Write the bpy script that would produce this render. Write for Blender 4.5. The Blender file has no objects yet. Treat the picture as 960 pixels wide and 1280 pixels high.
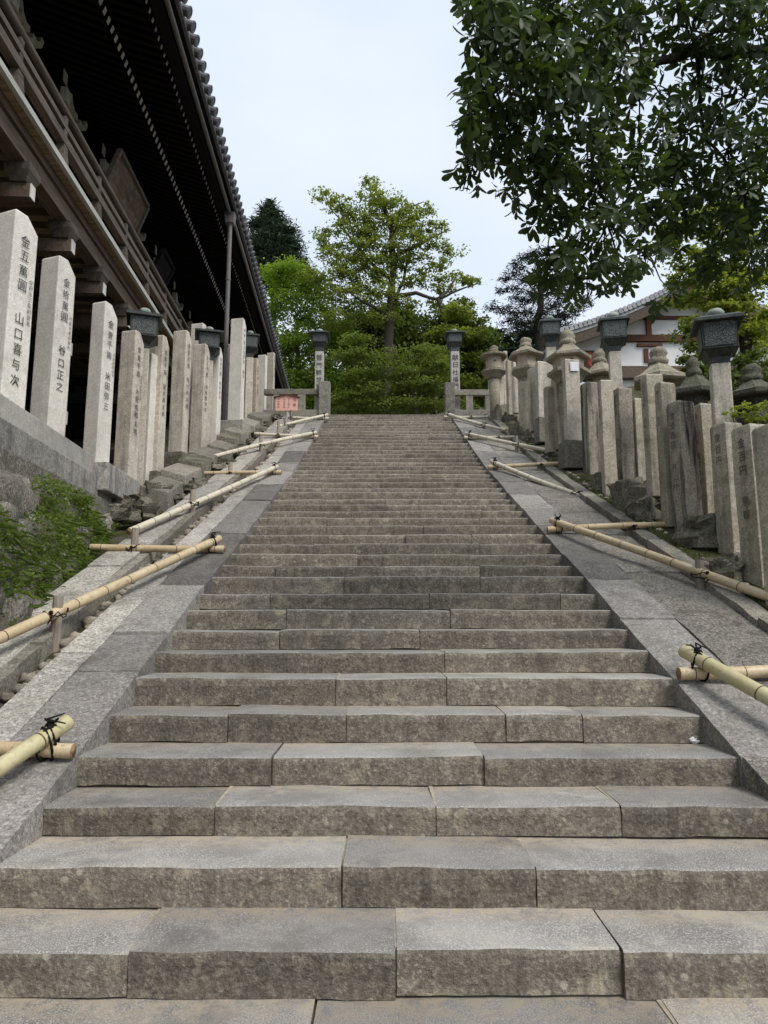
import bpy, bmesh, math, random
import numpy as np
from mathutils import Vector, Matrix, noise as mnoise

# ------------------------------------------------------------------ camera, sky, sun, exposure
SC = bpy.context.scene
COL = SC.collection
F, PIT, CZ = 886.8, 0.1498, 1.642            # focal length in px of the 960x1280 photo, pitch, eye height
CP, SP = math.cos(PIT), math.sin(PIT)
cd = bpy.data.cameras.new('camera'); cam = bpy.data.objects.new('camera', cd); COL.objects.link(cam)
cam.location = (0, 0, CZ); cam.rotation_euler = (math.pi/2 + PIT, 0, 0)
cd.sensor_fit = 'VERTICAL'; cd.sensor_height = 36; cd.lens = F/1280*36; cd.clip_end = 2000; cd.clip_start = 0.05
SC.camera = cam
SUN_EL, SUN_ROT = math.radians(52), math.radians(138)
W = bpy.data.worlds.new('World'); SC.world = W; W.use_nodes = True
wn = W.node_tree; bg = wn.nodes['Background']; bg.inputs[1].default_value = 0.1
sky = wn.nodes.new('ShaderNodeTexSky'); sky.sky_type = 'NISHITA'; sky.sun_disc = False
sky.sun_elevation = SUN_EL; sky.sun_rotation = SUN_ROT; sky.air_density = 1.0; sky.dust_density = 2.0
mixw = wn.nodes.new('ShaderNodeMix'); mixw.data_type = 'RGBA'
tcw = wn.nodes.new('ShaderNodeTexCoord'); nzw = wn.nodes.new('ShaderNodeTexNoise')
mpw = wn.nodes.new('ShaderNodeMapping'); mpw.inputs['Scale'].default_value = (1, 1, 2.2)
nzw.inputs['Scale'].default_value = 2.2; nzw.inputs['Detail'].default_value = 5
wn.links.new(tcw.outputs['Generated'], mpw.inputs[0]); wn.links.new(mpw.outputs[0], nzw.inputs['Vector'])
rw = wn.nodes.new('ShaderNodeValToRGB')
rw.color_ramp.elements[0].position = .25; rw.color_ramp.elements[0].color = (4.35, 5.05, 6.05, 1)
rw.color_ramp.elements[1].position = .75; rw.color_ramp.elements[1].color = (5.75, 6.15, 6.7, 1)
wn.links.new(nzw.outputs['Fac'], rw.inputs[0])
mixw.inputs['Factor'].default_value = 0.86
wn.links.new(sky.outputs[0], mixw.inputs[6]); wn.links.new(rw.outputs[0], mixw.inputs[7])
wn.links.new(mixw.outputs[2], bg.inputs[0])
sd = bpy.data.lights.new('sun', 'SUN'); sun = bpy.data.objects.new('sun', sd); COL.objects.link(sun)
sd.energy = 1.5; sd.angle = math.radians(25); sd.color = (1, .96, .9)
sdir = Vector((math.sin(SUN_ROT)*math.cos(SUN_EL), math.cos(SUN_ROT)*math.cos(SUN_EL), math.sin(SUN_EL)))
sun.rotation_euler = sdir.to_track_quat('Z', 'Y').to_euler(); sun.location = (0, 0, 30)
vs = SC.view_settings; vs.view_transform = 'Standard'; vs.look = 'None'; vs.gamma = 1; vs.exposure = 0.8
vs.use_curve_mapping = False
SC.cycles.max_bounces = 6; SC.cycles.transparent_max_bounces = 4; SC.cycles.diffuse_bounces = 4

random.seed(7); RNG = np.random.default_rng(11)
U = random.uniform

# ------------------------------------------------------------------ pixels of the photograph -> directions
def rdir(px, py):
    u = (640-py)/F
    return (px-480)/F, CP-u*SP, SP+u*CP
def P(px, py, w):
    a = rdir(px, py); return Vector((a[0]*w, a[1]*w, CZ+a[2]*w))
def onX(px, py, X0, k=0.0, Y0=0.0):          # meets the vertical plane X = X0 + k (Y-Y0)
    a = rdir(px, py); return P(px, py, (X0-k*Y0)/(a[0]-k*a[1]))
def onY(px, py, Y): return P(px, py, Y/rdir(px, py)[1])
def onZ(px, py, Z): return P(px, py, (Z-CZ)/rdir(px, py)[2])
def topz(px, py, Y): return onY(px, py, Y).z

# ------------------------------------------------------------------ mesh helpers
class MB:
    def __init__(s): s.v = []; s.f = []; s.m = []
    def add(s, vs_, fs, mi=0):
        o = len(s.v); s.v += [tuple(p) for p in vs_]; s.f += [tuple(i+o for i in q) for q in fs]; s.m += [mi]*len(fs); return s
    def hexa(s, p, mi=0):                      # 8 points: bottom ring 0-3 ccw, top ring 4-7
        return s.add(p, [(3,2,1,0),(4,5,6,7),(0,1,5,4),(1,2,6,5),(2,3,7,6),(3,0,4,7)], mi)
    def box(s, c, d, rz=0.0, mi=0, taper=1.0):
        cx, cy, cz = c; a, b, h = d[0]/2, d[1]/2, d[2]/2; co, si = math.cos(rz), math.sin(rz)
        pts = []
        for z, k in ((-h, 1), (h, taper)):
            for x, y in ((-a,-b),(a,-b),(a,b),(-a,b)):
                x *= k; y *= k
                pts.append((cx+x*co-y*si, cy+x*si+y*co, cz+z))
        return s.hexa(pts, mi)
    def beam(s, a, b, wd, ht, mi=0, up=(0,0,1)):  # rectangular bar from a to b
        a = Vector(a); b = Vector(b); d = (b-a).normalized(); r = d.cross(Vector(up)).normalized(); q = r.cross(d).normalized()
        r *= wd/2; q *= ht/2
        return s.hexa([a-r-q, a+r-q, b+r-q, b-r-q, a-r+q, a+r+q, b+r+q, b-r+q], mi)
    def tube(s, pts, rad, n=8, mi=0, caps=True, mis=None):
        pts = [Vector(p) for p in pts]; rings = []
        if not hasattr(rad, '__len__'): rad = [rad]*len(pts)
        pr = None; o = len(s.v)
        for i, p in enumerate(pts):
            d = (pts[min(i+1, len(pts)-1)]-pts[max(i-1, 0)]).normalized()
            if pr is None:
                r = d.cross(Vector((0,0,1)));  r = r if r.length > .05 else d.cross(Vector((0,1,0))); r.normalize()
            else:
                r = pr-d*pr.dot(d); r.normalize()
            pr = r; q = d.cross(r)
            s.v += [tuple(p+(r*math.cos(t)+q*math.sin(t))*rad[i]) for t in [2*math.pi*j/n for j in range(n)]]
        for i in range(len(pts)-1):
            for j in range(n):
                s.f.append((o+i*n+j, o+i*n+(j+1) % n, o+(i+1)*n+(j+1) % n, o+(i+1)*n+j)); s.m.append(mis[i] if mis else mi)
        if caps:
            s.f.append(tuple(o+j for j in range(n))[::-1]); s.m.append(mi)
            s.f.append(tuple(o+(len(pts)-1)*n+j for j in range(n))); s.m.append(mi)
        return s
    def lathe(s, prof, n, c, rot=0.0, mi=0, caps=True):
        o = len(s.v)
        for r, z in prof:
            s.v += [(c[0]+r*math.cos(rot+2*math.pi*j/n), c[1]+r*math.sin(rot+2*math.pi*j/n), c[2]+z) for j in range(n)]
        for i in range(len(prof)-1):
            for j in range(n):
                s.f.append((o+i*n+j, o+i*n+(j+1) % n, o+(i+1)*n+(j+1) % n, o+(i+1)*n+j)); s.m.append(mi)
        if caps:
            s.f.append(tuple(o+j for j in range(n))[::-1]); s.m.append(mi)
            s.f.append(tuple(o+(len(prof)-1)*n+j for j in range(n))); s.m.append(mi)
        return s
    def sphere(s, c, r, n=10, k=6, sz=1.0, mi=0):
        return s.lathe([(max(.001, r*math.sin(math.pi*i/k)), -r*sz*math.cos(math.pi*i/k)) for i in range(k+1)], n, c, 0, mi)
    def jitter(s, a, sc=3.0):
        out = []
        for p in s.v:
            n = mnoise.noise_vector(Vector(p)*sc); out.append((p[0]+n.x*a, p[1]+n.y*a, p[2]+n.z*a))
        s.v = out; return s
    def build(s, name, mats, parent=None, bevel=0.0, smooth=False, base=None, seg=1):
        root = parent
        off = Vector((0,0,0))
        if parent is not None: off = WL[parent.name]
        elif base is not None: off = Vector(base)
        me = bpy.data.meshes.new(name)
        me.from_pydata([(p[0]-off.x, p[1]-off.y, p[2]-off.z) for p in s.v], [], s.f)
        mats = mats if isinstance(mats, (list, tuple)) else [mats]
        for m in mats: me.materials.append(m)
        if len(mats) > 1:
            for p, mi in zip(me.polygons, s.m): p.material_index = mi
        if bevel or True:
            bm = bmesh.new(); bm.from_mesh(me)
            if bevel:
                bmesh.ops.bevel(bm, geom=[e for e in bm.edges if len(e.link_faces) == 2 and e.calc_face_angle(0) > .5], offset=bevel, segments=seg, affect='EDGES', profile=.6)
            bmesh.ops.recalc_face_normals(bm, faces=bm.faces); bm.to_mesh(me); bm.free()
        if smooth:
            for p in me.polygons: p.use_smooth = True
        o = bpy.data.objects.new(name, me); COL.objects.link(o)
        if parent is not None: o.parent = parent; WL[o.name] = off
        else: o.location = off; WL[o.name] = off
        return o
WL = {}
def empty(name, loc):
    o = bpy.data.objects.new(name, None); COL.objects.link(o); o.location = loc; o.empty_display_size = .1; WL[o.name] = Vector(loc); return o
def tag(o, label=None, cat=None, group=None, kind=None):
    if label: o['label'] = label
    if cat: o['category'] = cat; o['kind'] = 'thing'
    if group: o['group'] = group
    if kind: o['kind'] = kind
    return o
def place(me, name, parent, loc, rot=(0,0,0), scale=(1,1,1)):   # a piece that shares its mesh
    o = bpy.data.objects.new(name, me); COL.objects.link(o)
    off = WL[parent.name] if parent is not None else Vector((0,0,0))
    o.parent = parent; o.location = Vector(loc)-off; o.rotation_euler = rot; o.scale = scale; WL[o.name] = off
    return o
def np_mesh(name, V, faces_idx, nper, mat, parent=None, base=(0,0,0), mi=None, kind=None):
    """V (n,3) array, faces_idx flat index array, nper verts per face"""
    off = WL[parent.name] if parent is not None else Vector(base)
    V = V-np.array(off)
    me = bpy.data.meshes.new(name); nf = len(faces_idx)//nper
    me.vertices.add(len(V)); me.vertices.foreach_set('co', V.astype(np.float32).ravel())
    me.loops.add(len(faces_idx)); me.loops.foreach_set('vertex_index', faces_idx.astype(np.int32))
    me.polygons.add(nf); me.polygons.foreach_set('loop_start', np.arange(0, nf*nper, nper, dtype=np.int32))
    me.update(calc_edges=True); me.validate()
    me.materials.append(mat)
    o = bpy.data.objects.new(name, me); COL.objects.link(o)
    if parent is not None: o.parent = parent
    else: o.location = off
    WL[o.name] = off
    return o

# ------------------------------------------------------------------ material helpers
class NT:
    def __init__(s, name):
        s.mat = bpy.data.materials.new(name); s.mat.use_nodes = True; s.t = s.mat.node_tree; s.b = s.t.nodes['Principled BSDF']
        s.geo = s.n('ShaderNodeNewGeometry'); s.pos = s.geo.outputs['Position']
    def n(s, t, **k):
        x = s.t.nodes.new(t)
        for a, v in k.items(): setattr(x, a, v)
        return x
    def l(s, a, b): s.t.links.new(a, b)
    def mapp(s, sc, src=None):
        m = s.n('ShaderNodeMapping'); m.inputs['Scale'].default_value = sc if hasattr(sc, '__len__') else (sc,)*3
        s.l(src or s.pos, m.inputs[0]); return m.outputs[0]
    def noise(s, scale, detail=4, rough=.55, vec=None, dist=0):
        x = s.n('ShaderNodeTexNoise'); x.inputs['Scale'].default_value = scale; x.inputs['Detail'].default_value = detail
        x.inputs['Roughness'].default_value = rough; x.inputs['Distortion'].default_value = dist
        s.l(vec or s.pos, x.inputs['Vector']); return x.outputs['Fac']
    def voro(s, scale, feature='F1', vec=None, out='Distance'):
        x = s.n('ShaderNodeTexVoronoi'); x.feature = feature; x.inputs['Scale'].default_value = scale; s.l(vec or s.pos, x.inputs['Vector']); return x.outputs[out]
    def ramp(s, fac, *st):
        r = s.n('ShaderNodeValToRGB'); e = r.color_ramp.elements
        while len(e) < len(st): e.new(.5)
        for i, (p, c) in enumerate(st):
            e[i].position = p; e[i].color = (c if hasattr(c, '__len__') else (c, c, c))+((1,) if not hasattr(c, '__len__') or len(c) == 3 else ())
        s.l(fac, r.inputs[0]); return r.outputs[0]
    def mix(s, fac, a, b, mode='MIX'):
        m = s.n('ShaderNodeMix', data_type='RGBA', blend_type=mode)
        for v, i in ((fac, 0), (a, 6), (b, 7)):
            if hasattr(v, 'links'): s.l(v, m.inputs[i])
            elif i == 0: m.inputs[0].default_value = v
            else: m.inputs[i].default_value = tuple(v)+(1,)
        return m.outputs[2]
    def math(s, op, a, b=0.0):
        m = s.n('ShaderNodeMath', operation=op)
        for v, i in ((a, 0), (b, 1)):
            if hasattr(v, 'links'): s.l(v, m.inputs[i])
            else: m.inputs[i].default_value = v
        return m.outputs[0]
    def maprange(s, v, a, b, c=0.0, d=1.0):
        m = s.n('ShaderNodeMapRange'); s.l(v, m.inputs[0])
        for i, k in enumerate((a, b, c, d)): m.inputs[i+1].default_value = k
        return m.outputs[0]
    def rnd(s): return s.n('ShaderNodeObjectInfo').outputs['Random']
    def isl(s): return s.geo.outputs['Random Per Island']
    def nz(s):
        x = s.n('ShaderNodeSeparateXYZ'); s.l(s.geo.outputs['Normal'], x.inputs[0]); return x.outputs[2]
    def bump(s, h, strength=.5, dist=.01, prev=None):
        b = s.n('ShaderNodeBump'); b.inputs['Strength'].default_value = strength; b.inputs['Distance'].default_value = dist
        s.l(h, b.inputs['Height'])
        if prev: s.l(prev, b.inputs['Normal'])
        return b.outputs[0]
    def done(s, col, rough=.9, normal=None, spec=.25, metal=0.0):
        if hasattr(col, 'links'): s.l(col, s.b.inputs['Base Color'])
        else: s.b.inputs['Base Color'].default_value = tuple(col)+(1,)
        if hasattr(rough, 'links'): s.l(rough, s.b.inputs['Roughness'])
        else: s.b.inputs['Roughness'].default_value = rough
        s.b.inputs['Specular IOR Level'].default_value = spec; s.b.inputs['Metallic'].default_value = metal
        if normal: s.l(normal, s.b.inputs['Normal'])
        return s.mat

def granite(name, base, dark, light, lichen=(.34,.32,.25), lamt=.35, streak=0.0, streakcol=(.035,.035,.032), grain=140, bump=.4, rndamt=.25, moss=0.0, green=0.0, warm=(1.05, 1.0, .92)):
    base, dark, light = [tuple(a*b for a, b in zip(c_, warm)) for c_ in (base, dark, light)]
    m = NT(name)
    big = m.noise(1.7, 5); mid = m.noise(11, 5, .6); fine = m.noise(grain, 2, .5); fine2 = m.voro(grain*.7)
    c = m.mix(m.ramp(big, (.3, 0), (.72, 1)), base, [b*.78 for b in base])
    c = m.mix(m.ramp(mid, (.42, 0), (.7, .55)), c, dark)
    c = m.mix(m.ramp(fine, (.52, 0), (.66, .75)), c, light)
    c = m.mix(m.ramp(fine2, (.05, .6), (.22, 0)), c, dark)
    sp = m.noise(48, 3, .6); c = m.mix(m.ramp(sp, (.36, .8), (.46, 0)), c, dark); c = m.mix(m.ramp(sp, (.55, 0), (.66, .7)), c, light)
    bl_ = m.noise(4.2, 6, .7); c = m.mix(m.ramp(bl_, (.34, .55), (.5, 0)), c, [d*.8 for d in dark])
    ln = m.noise(7.5, 6, .65)
    c = m.mix(m.ramp(ln, (.56, 0), (.64, lamt)), c, lichen)
    if green:
        c = m.mix(m.ramp(m.noise(2.2, 5, .6), (.42, 0), (.75, green)), c, (.12, .13, .07))
    if streak:
        sv = m.mapp((9, 9, .7)); st = m.noise(1.0, 5, .6, sv)
        c = m.mix(m.ramp(st, (.5, 0), (.68, streak)), c, streakcol)
    if moss:
        up = m.maprange(m.nz(), .2, .8)
        mo = m.math('MULTIPLY', up, m.ramp(m.noise(4, 5), (.42, 0), (.6, moss)))
        c = m.mix(mo, c, (.05, .065, .015))
    tone = m.maprange(m.rnd(), 0, 1, 1-rndamt, 1+rndamt*.6)
    hsv = m.n('ShaderNodeHueSaturation'); m.l(c, hsv.inputs['Color']); m.l(tone, hsv.inputs['Value'])
    h = m.math('ADD', m.math('MULTIPLY', mid, 1.0), m.math('MULTIPLY', fine, .35))
    return m.done(hsv.outputs[0], .92, m.bump(h, bump, .012), .15)

def plain(name, col, rough=.8, var=.25, scale=8, bump=.2, spec=.2, metal=0.0, stretch=(1,1,1)):
    m = NT(name); v = m.mapp(stretch); n = m.noise(scale, 5, .6, v)
    c = m.mix(m.ramp(n, (.3, 0), (.7, 1)), [x*(1-var) for x in col], [x*(1+var*.6) for x in col])
    tone = m.maprange(m.rnd(), 0, 1, .85, 1.12)
    hsv = m.n('ShaderNodeHueSaturation'); m.l(c, hsv.inputs['Color']); m.l(tone, hsv.inputs['Value'])
    return m.done(hsv.outputs[0], rough, m.bump(n, bump, .01), spec, metal)

def leafmat(name, a, b, rough=.5, trans=.35, spec=.3, back=None):
    m = NT(name); r = m.isl(); big = m.noise(.9, 3)
    f = m.math('ADD', m.math('MULTIPLY', r, .6), m.math('MULTIPLY', m.ramp(big, (.35, 0), (.65, 1)), .4))
    c = m.mix(f, a, b)
    m.done(c, rough, None, spec)
    t = m.n('ShaderNodeBsdfTranslucent'); tc = m.mix(.6, c, (b[0]*1.5, b[1]*1.5, b[2]*.6), 'MIX'); m.l(tc, t.inputs[0])
    mx = m.n('ShaderNodeMixShader'); mx.inputs[0].default_value = trans
    m.l(m.b.outputs[0], mx.inputs[1]); m.l(t.outputs[0], mx.inputs[2])
    out = [n for n in m.t.nodes if n.type == 'OUTPUT_MATERIAL'][0]; m.l(mx.outputs[0], out.inputs[0])
    return m.mat

def step_mat():
    m = NT('step_granite')
    big = m.noise(1.3, 5); mid = m.noise(14, 6, .65); fine = m.noise(170, 2); fv = m.voro(120)
    wear = m.noise(3.0, 5, .6)
    # rough hewn, lichen grown riser
    rv = m.mapp((1, 1, 1.0)); rn = m.noise(24, 6, .7, rv, .15)
    crust = m.noise(62, 4, .7); crust2 = m.noise(21, 5, .7)
    r = m.mix(m.ramp(crust2, (.33, 0), (.66, 1)), (.13, .113, .095), (.275, .248, .208))
    r = m.mix(m.ramp(crust, (.34, .75), (.47, 0)), r, (.075, .065, .055))
    r = m.mix(m.ramp(crust, (.54, 0), (.66, .85)), r, (.44, .40, .335))
    r = m.mix(m.ramp(big, (.35, 0), (.7, .35)), r, (.15, .136, .118))
    li = m.noise(8, 6, .75); r = m.mix(m.ramp(li, (.54, 0), (.62, .6)), r, (.40, .355, .27))
    l2 = m.voro(13); r = m.mix(m.math('MULTIPLY', m.ramp(l2, (.14, .75), (.22, 0)), m.ramp(big, (.45, 0), (.6, 1))), r, (.44, .415, .34))
    dv = m.noise(1.0, 5, .65, m.mapp((13, 13, 1.8))); r = m.mix(m.ramp(dv, (.52, 0), (.66, .5)), r, (.085, .077, .068))
    gr = m.noise(3.1, 6, .7); r = m.mix(m.ramp(gr, (.5, 0), (.64, .45)), r, (.10, .088, .075))
    # trodden tread, bluish grey and speckled
    t = m.mix(m.ramp(wear, (.35, 0), (.66, 1)), (.17, .165, .16), (.285, .275, .262))
    t = m.mix(m.ramp(fine, (.5, 0), (.62, .8)), t, (.50, .475, .44))
    t = m.mix(m.ramp(fv, (.08, .55), (.3, 0)), t, (.085, .08, .078))
    st_ = m.noise(2.3, 6, .7, None, .5); t = m.mix(m.ramp(st_, (.5, 0), (.62, .55)), t, (.15, .138, .125)); t = m.mix(m.ramp(m.noise(6, 6, .7), (.57, 0), (.66, .6)), t, (.40, .37, .31))
    px_ = m.n('ShaderNodeSeparateXYZ'); m.l(m.pos, px_.inputs[0]); lane = m.maprange(m.math('ABSOLUTE', m.math('SUBTRACT', px_.outputs[0], .13)), .5, 1.3, 1.0, 0.0)
    t = m.mix(m.math('MULTIPLY', m.math('MULTIPLY', lane, m.ramp(m.noise(1.9, 4), (.35, .2), (.65, 1))), .35), t, (.36, .352, .345))
    gc = m.n('ShaderNodeTexCoord'); gs = m.n('ShaderNodeSeparateXYZ'); m.l(gc.outputs['Generated'], gs.inputs[0])
    sand = m.math('MULTIPLY', m.maprange(gs.outputs[1], .45, .85), m.ramp(m.noise(13, 6, .75), (.42, 0), (.55, 1)))
    t = m.mix(m.math('MULTIPLY', sand, .8), t, (.40, .35, .27))
    up = m.maprange(m.nz(), .45, .85)
    c = m.mix(up, r, t)
    c = m.mix(1.0, c, (1.03, 1.0, .955), 'MULTIPLY')
    tone = m.maprange(m.rnd(), 0, 1, .78, 1.18)
    hsv = m.n('ShaderNodeHueSaturation'); m.l(c, hsv.inputs['Color']); m.l(tone, hsv.inputs['Value'])
    h = m.math('ADD', m.math('MULTIPLY', rn, 1.0), m.math('MULTIPLY', crust, .7))
    h2 = m.math('MULTIPLY', h, m.maprange(up, 0, 1, 1.0, .3))
    return m.done(hsv.outputs[0], .88, m.bump(h2, .75, .018), .2)

M = {}
M['step'] = step_mat()
M['slab_dark'] = granite('slab_grey_granite', (.245,.24,.235), (.125,.12,.12), (.42,.415,.41), (.34,.32,.27), .3, bump=.45, warm=(1.06,1,.93), rndamt=.42, green=.18)
M['slab_light'] = granite('slab_pale_granite', (.43,.42,.40), (.16,.155,.15), (.68,.665,.64), (.3,.27,.2), .3, bump=.35, grain=90, rndamt=.3, green=.12)
M['slab_right'] = granite('slab_mottled_granite', (.25,.237,.222), (.09,.085,.08), (.52,.51,.49), (.38,.35,.29), .45, bump=.6, grain=110, green=.25, rndamt=.35)
M['kerb'] = granite('kerb_granite', (.27,.255,.23), (.10,.095,.085), (.42,.40,.37), (.32,.3,.24), .4, bump=.7, green=.3)
M['pillar_pale'] = granite('pillar_pale_granite', (.74,.71,.66), (.54,.505,.45), (.84,.82,.78), (.6,.53,.43), .3, streak=.12, streakcol=(.3,.27,.23), rndamt=.08, bump=.25, warm=(1.02,1,.96))
M['pillar_mid'] = granite('pillar_stained_granite', (.60,.57,.515), (.33,.305,.27), (.75,.72,.67), (.36,.31,.23), .4, streak=.45, streakcol=(.11,.105,.095), rndamt=.12, bump=.3)
M['pillar_right'] = granite('pillar_weathered_granite', (.50,.465,.395), (.26,.235,.195), (.68,.65,.57), (.52,.50,.42), .5, streak=.5, streakcol=(.09,.08,.07), rndamt=.15, bump=.45, green=.35)
M['pillar_streak'] = granite('pillar_black_streaked_granite', (.42,.39,.34), (.18,.16,.145), (.58,.55,.5), (.42,.4,.33), .35, streak=1.0, streakcol=(.035,.028,.026), rndamt=.15, bump=.5)
M['rock'] = granite('rough_rock', (.22,.205,.18), (.06,.057,.05), (.36,.345,.31), (.33,.32,.27), .5, bump=.9, green=.4, moss=.5, grain=50)
M['mossrock'] = granite('mossy_rock', (.17,.163,.138), (.055,.053,.045), (.30,.29,.26), (.3,.3,.25), .35, bump=.9, green=.5, moss=1.0, grain=50)
M['wallstone'] = granite('wall_stone', (.215,.205,.185), (.06,.057,.05), (.36,.345,.32), (.42,.41,.37), .4, streak=.35, bump=.8, green=.15, grain=60)
M['coping'] = granite('coping_granite', (.52,.515,.50), (.33,.325,.31), (.6,.595,.58), (.4,.38,.33), .2, streak=.2, streakcol=(.2,.195,.19), bump=.2)
M['coping2'] = granite('stained_course_granite', (.36,.355,.345), (.12,.115,.11), (.5,.49,.48), (.45,.43,.39), .3, streak=.7, streakcol=(.09,.085,.085), bump=.4)
M['toro'] = granite('lantern_stone', (.33,.30,.25), (.14,.13,.105), (.48,.45,.39), (.36,.35,.29), .5, bump=.7, green=.5, grain=70)
M['toro_dark'] = granite('lantern_dark_stone', (.085,.085,.072), (.03,.03,.027), (.17,.17,.15), (.19,.2,.16), .4, bump=.8, green=.5, grain=60)
M['firebox'] = granite('lantern_firebox_stone', (.47,.42,.35), (.3,.26,.2), (.6,.56,.49), (.4,.33,.24), .3, bump=.25)
def bronze_mat(name, cells):
    m = NT(name); v = m.voro(cells, 'DISTANCE_TO_EDGE'); n = m.noise(20, 4)
    c = m.mix(m.ramp(n, (.3, 0), (.7, 1)), (.026,.03,.028), (.075,.083,.077))
    if cells < 60:
        c = m.mix(m.ramp(v, (.12, 0), (.2, 1)), c, (.13,.142,.136))
    return m.done(c, .55, m.bump(v if cells < 60 else n, .6, .01), .4, .25)
M['bronze'] = bronze_mat('weathered_bronze', 90)
M['fretwork'] = bronze_mat('bronze_fretwork', 40)
M['verdigris'] = plain('verdigris_knob', (.33,.38,.32), .7, .35, 14)
def wood(name, a, b, st=(14,1.2,14), rough=.8, spec=.2):
    m = NT(name); v = m.mapp(st); n = m.noise(1.6, 6, .65, v, .4)
    c = m.mix(m.ramp(n, (.3, 0), (.72, 1)), a, b)
    tone = m.maprange(m.rnd(), 0, 1, .75, 1.2)
    hsv = m.n('ShaderNodeHueSaturation'); m.l(c, hsv.inputs['Color']); m.l(tone, hsv.inputs['Value'])
    return m.done(hsv.outputs[0], rough, m.bump(n, .35, .01), spec)
M['wood_rail'] = wood('weathered_rail_wood', (.052,.042,.034), (.155,.125,.10))
M['wood_floor'] = wood('brown_joist_wood', (.13,.09,.055), (.40,.29,.19), (1.2,14,14))
M['wood_beam'] = wood('dark_beam_wood', (.07,.052,.038), (.175,.13,.097))
M['wood_pale'] = wood('bleached_edge_wood', (.30,.29,.25), (.50,.49,.44))
M['wood_black'] = plain('shade_black_wood', (.018,.016,.017), .9, .3, 5, .2, .05)  # dark timber, coloured near-black so eaves and interior read as shade
M['white_end'] = plain('whitewashed_timber_end', (.62,.60,.56), .85, .2, 9)
M['bracket_end'] = plain('greyed_timber_end', (.66,.64,.60), .85, .25, 9)
M['tile'] = plain('roof_tile_clay', (.13,.13,.14), .6, .4, 10, .3, .4)
M['tile_pale'] = plain('pale_roof_tile', (.36,.36,.36), .7, .35, 10)
M['gutter'] = plain('grey_gutter_metal', (.17,.15,.14), .5, .2, 10, .1, .4)
M['plaster'] = plain('white_plaster', (.80,.79,.76), .9, .06, 3, .1)
M['redwood'] = wood('red_brown_timber', (.10,.045,.03), (.19,.085,.055), (2,2,14))
M['pink'] = plain('pink_notice_paint', (.74,.42,.34), .6, .06, 6)
M['redcloth'] = plain('red_cloth', (.5,.10,.06), .9, .2, 12)
M['ink'] = plain('black_ink', (.05,.048,.045), .8, .2, 30)
M['ink_grey'] = plain('worn_ink', (.10,.095,.085), .8, .2, 30)
M['cord'] = plain('black_palm_cord', (.012,.010,.009), .95, .4, 60)
M['stake'] = wood('grey_stake_wood', (.20,.165,.13), (.44,.375,.31), (14,14,1.2))
def bamboo(name, a, b, tip):
    m = NT(name); n = m.noise(3.2, 4); f = m.noise(1.0, 4, .6, m.mapp((60,60,4)))
    c = m.mix(m.ramp(n, (.3, 0), (.7, 1)), a, b)
    c = m.mix(m.ramp(f, (.4, 0), (.75, .4)), c, tip)
    c = m.mix(m.ramp(m.noise(22, 5, .7), (.55, 0), (.68, .6)), c, (.22,.15,.08))
    return m.done(c, .42, m.bump(f, .06, .003), .4)
M['bamboo'] = bamboo('dry_bamboo', (.50,.375,.21), (.63,.52,.34), (.36,.25,.14))
M['bamboo_green'] = bamboo('greenish_bamboo', (.46,.41,.21), (.60,.53,.33), (.33,.33,.15))
M['bamboo_grey'] = bamboo('bleached_bamboo', (.58,.52,.40), (.68,.62,.48), (.42,.36,.27))
M['bamboo_node'] = plain('bamboo_node', (.14,.085,.045), .7, .3, 20)
M['bamboo_in'] = plain('bamboo_inside', (.30,.21,.12), .9, .3, 20)
M['paper'] = plain('white_tissue', (.85,.85,.84), .9, .04, 20)
M['bark'] = granite('bark', (.115,.095,.075), (.04,.034,.028), (.19,.165,.135), (.22,.22,.18), .3, bump=1.0, grain=30)
M['bark_tree'] = granite('grey_bark', (.075,.066,.055), (.03,.026,.022), (.12,.11,.095), (.13,.13,.11), .3, bump=1.0, grain=30)
M['bark_dark'] = granite('dark_bark', (.035,.03,.025), (.015,.013,.012), (.06,.055,.05), (.07,.07,.06), .2, bump=1.0, grain=40)
M['leaf_tree'] = leafmat('leaf_fresh_green', (.10,.145,.028), (.27,.32,.07), .55, .45)
M['leaf_mid'] = leafmat('leaf_mid_green', (.065,.10,.02), (.19,.24,.05), .55, .42)
M['leaf_maple'] = leafmat('leaf_bright_maple', (.12,.20,.022), (.25,.36,.05), .55, .45)
M['leaf_yellow'] = leafmat('leaf_yellow_green', (.15,.195,.03), (.31,.36,.07), .5, .55)
M['leaf_deep'] = leafmat('leaf_deep_green', (.05,.078,.016), (.12,.165,.035), .6, .35)
M['leaf_conifer'] = leafmat('conifer_needles', (.02,.04,.022), (.055,.085,.045), .7, .15)
M['leaf_pine'] = leafmat('pine_needles', (.014,.019,.013), (.04,.048,.03), .7, .12)
M['leaf_gloss'] = leafmat('glossy_evergreen_leaf', (.014,.03,.010), (.07,.11,.028), .48, .38, .35)
M['leaf_wall'] = leafmat('wall_greenery', (.045,.085,.014), (.20,.27,.06), .6, .4)
def earth():
    m = NT('earth'); n = m.noise(3, 6, .65); f = m.noise(40, 5, .7)
    c = m.mix(m.ramp(f, (.35, 0), (.7, 1)), (.055,.045,.034), (.165,.14,.11))
    c = m.mix(m.ramp(n, (.44, 0), (.58, .85)), c, (.045,.055,.014))
    return m.done(c, .98, m.bump(f, .9, .03), .1)
M['earth'] = earth()
M['joint'] = plain('joint_dirt', (.16,.135,.10), .98, .3, 20, .5)
M['sand'] = plain('joint_sand', (.42,.36,.27), .98, .3, 25, .4)
M['pebble'] = granite('pebble', (.36,.33,.28), (.2,.18,.15), (.48,.45,.4), (.42,.36,.27), .4, bump=.2, rndamt=.5)

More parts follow.
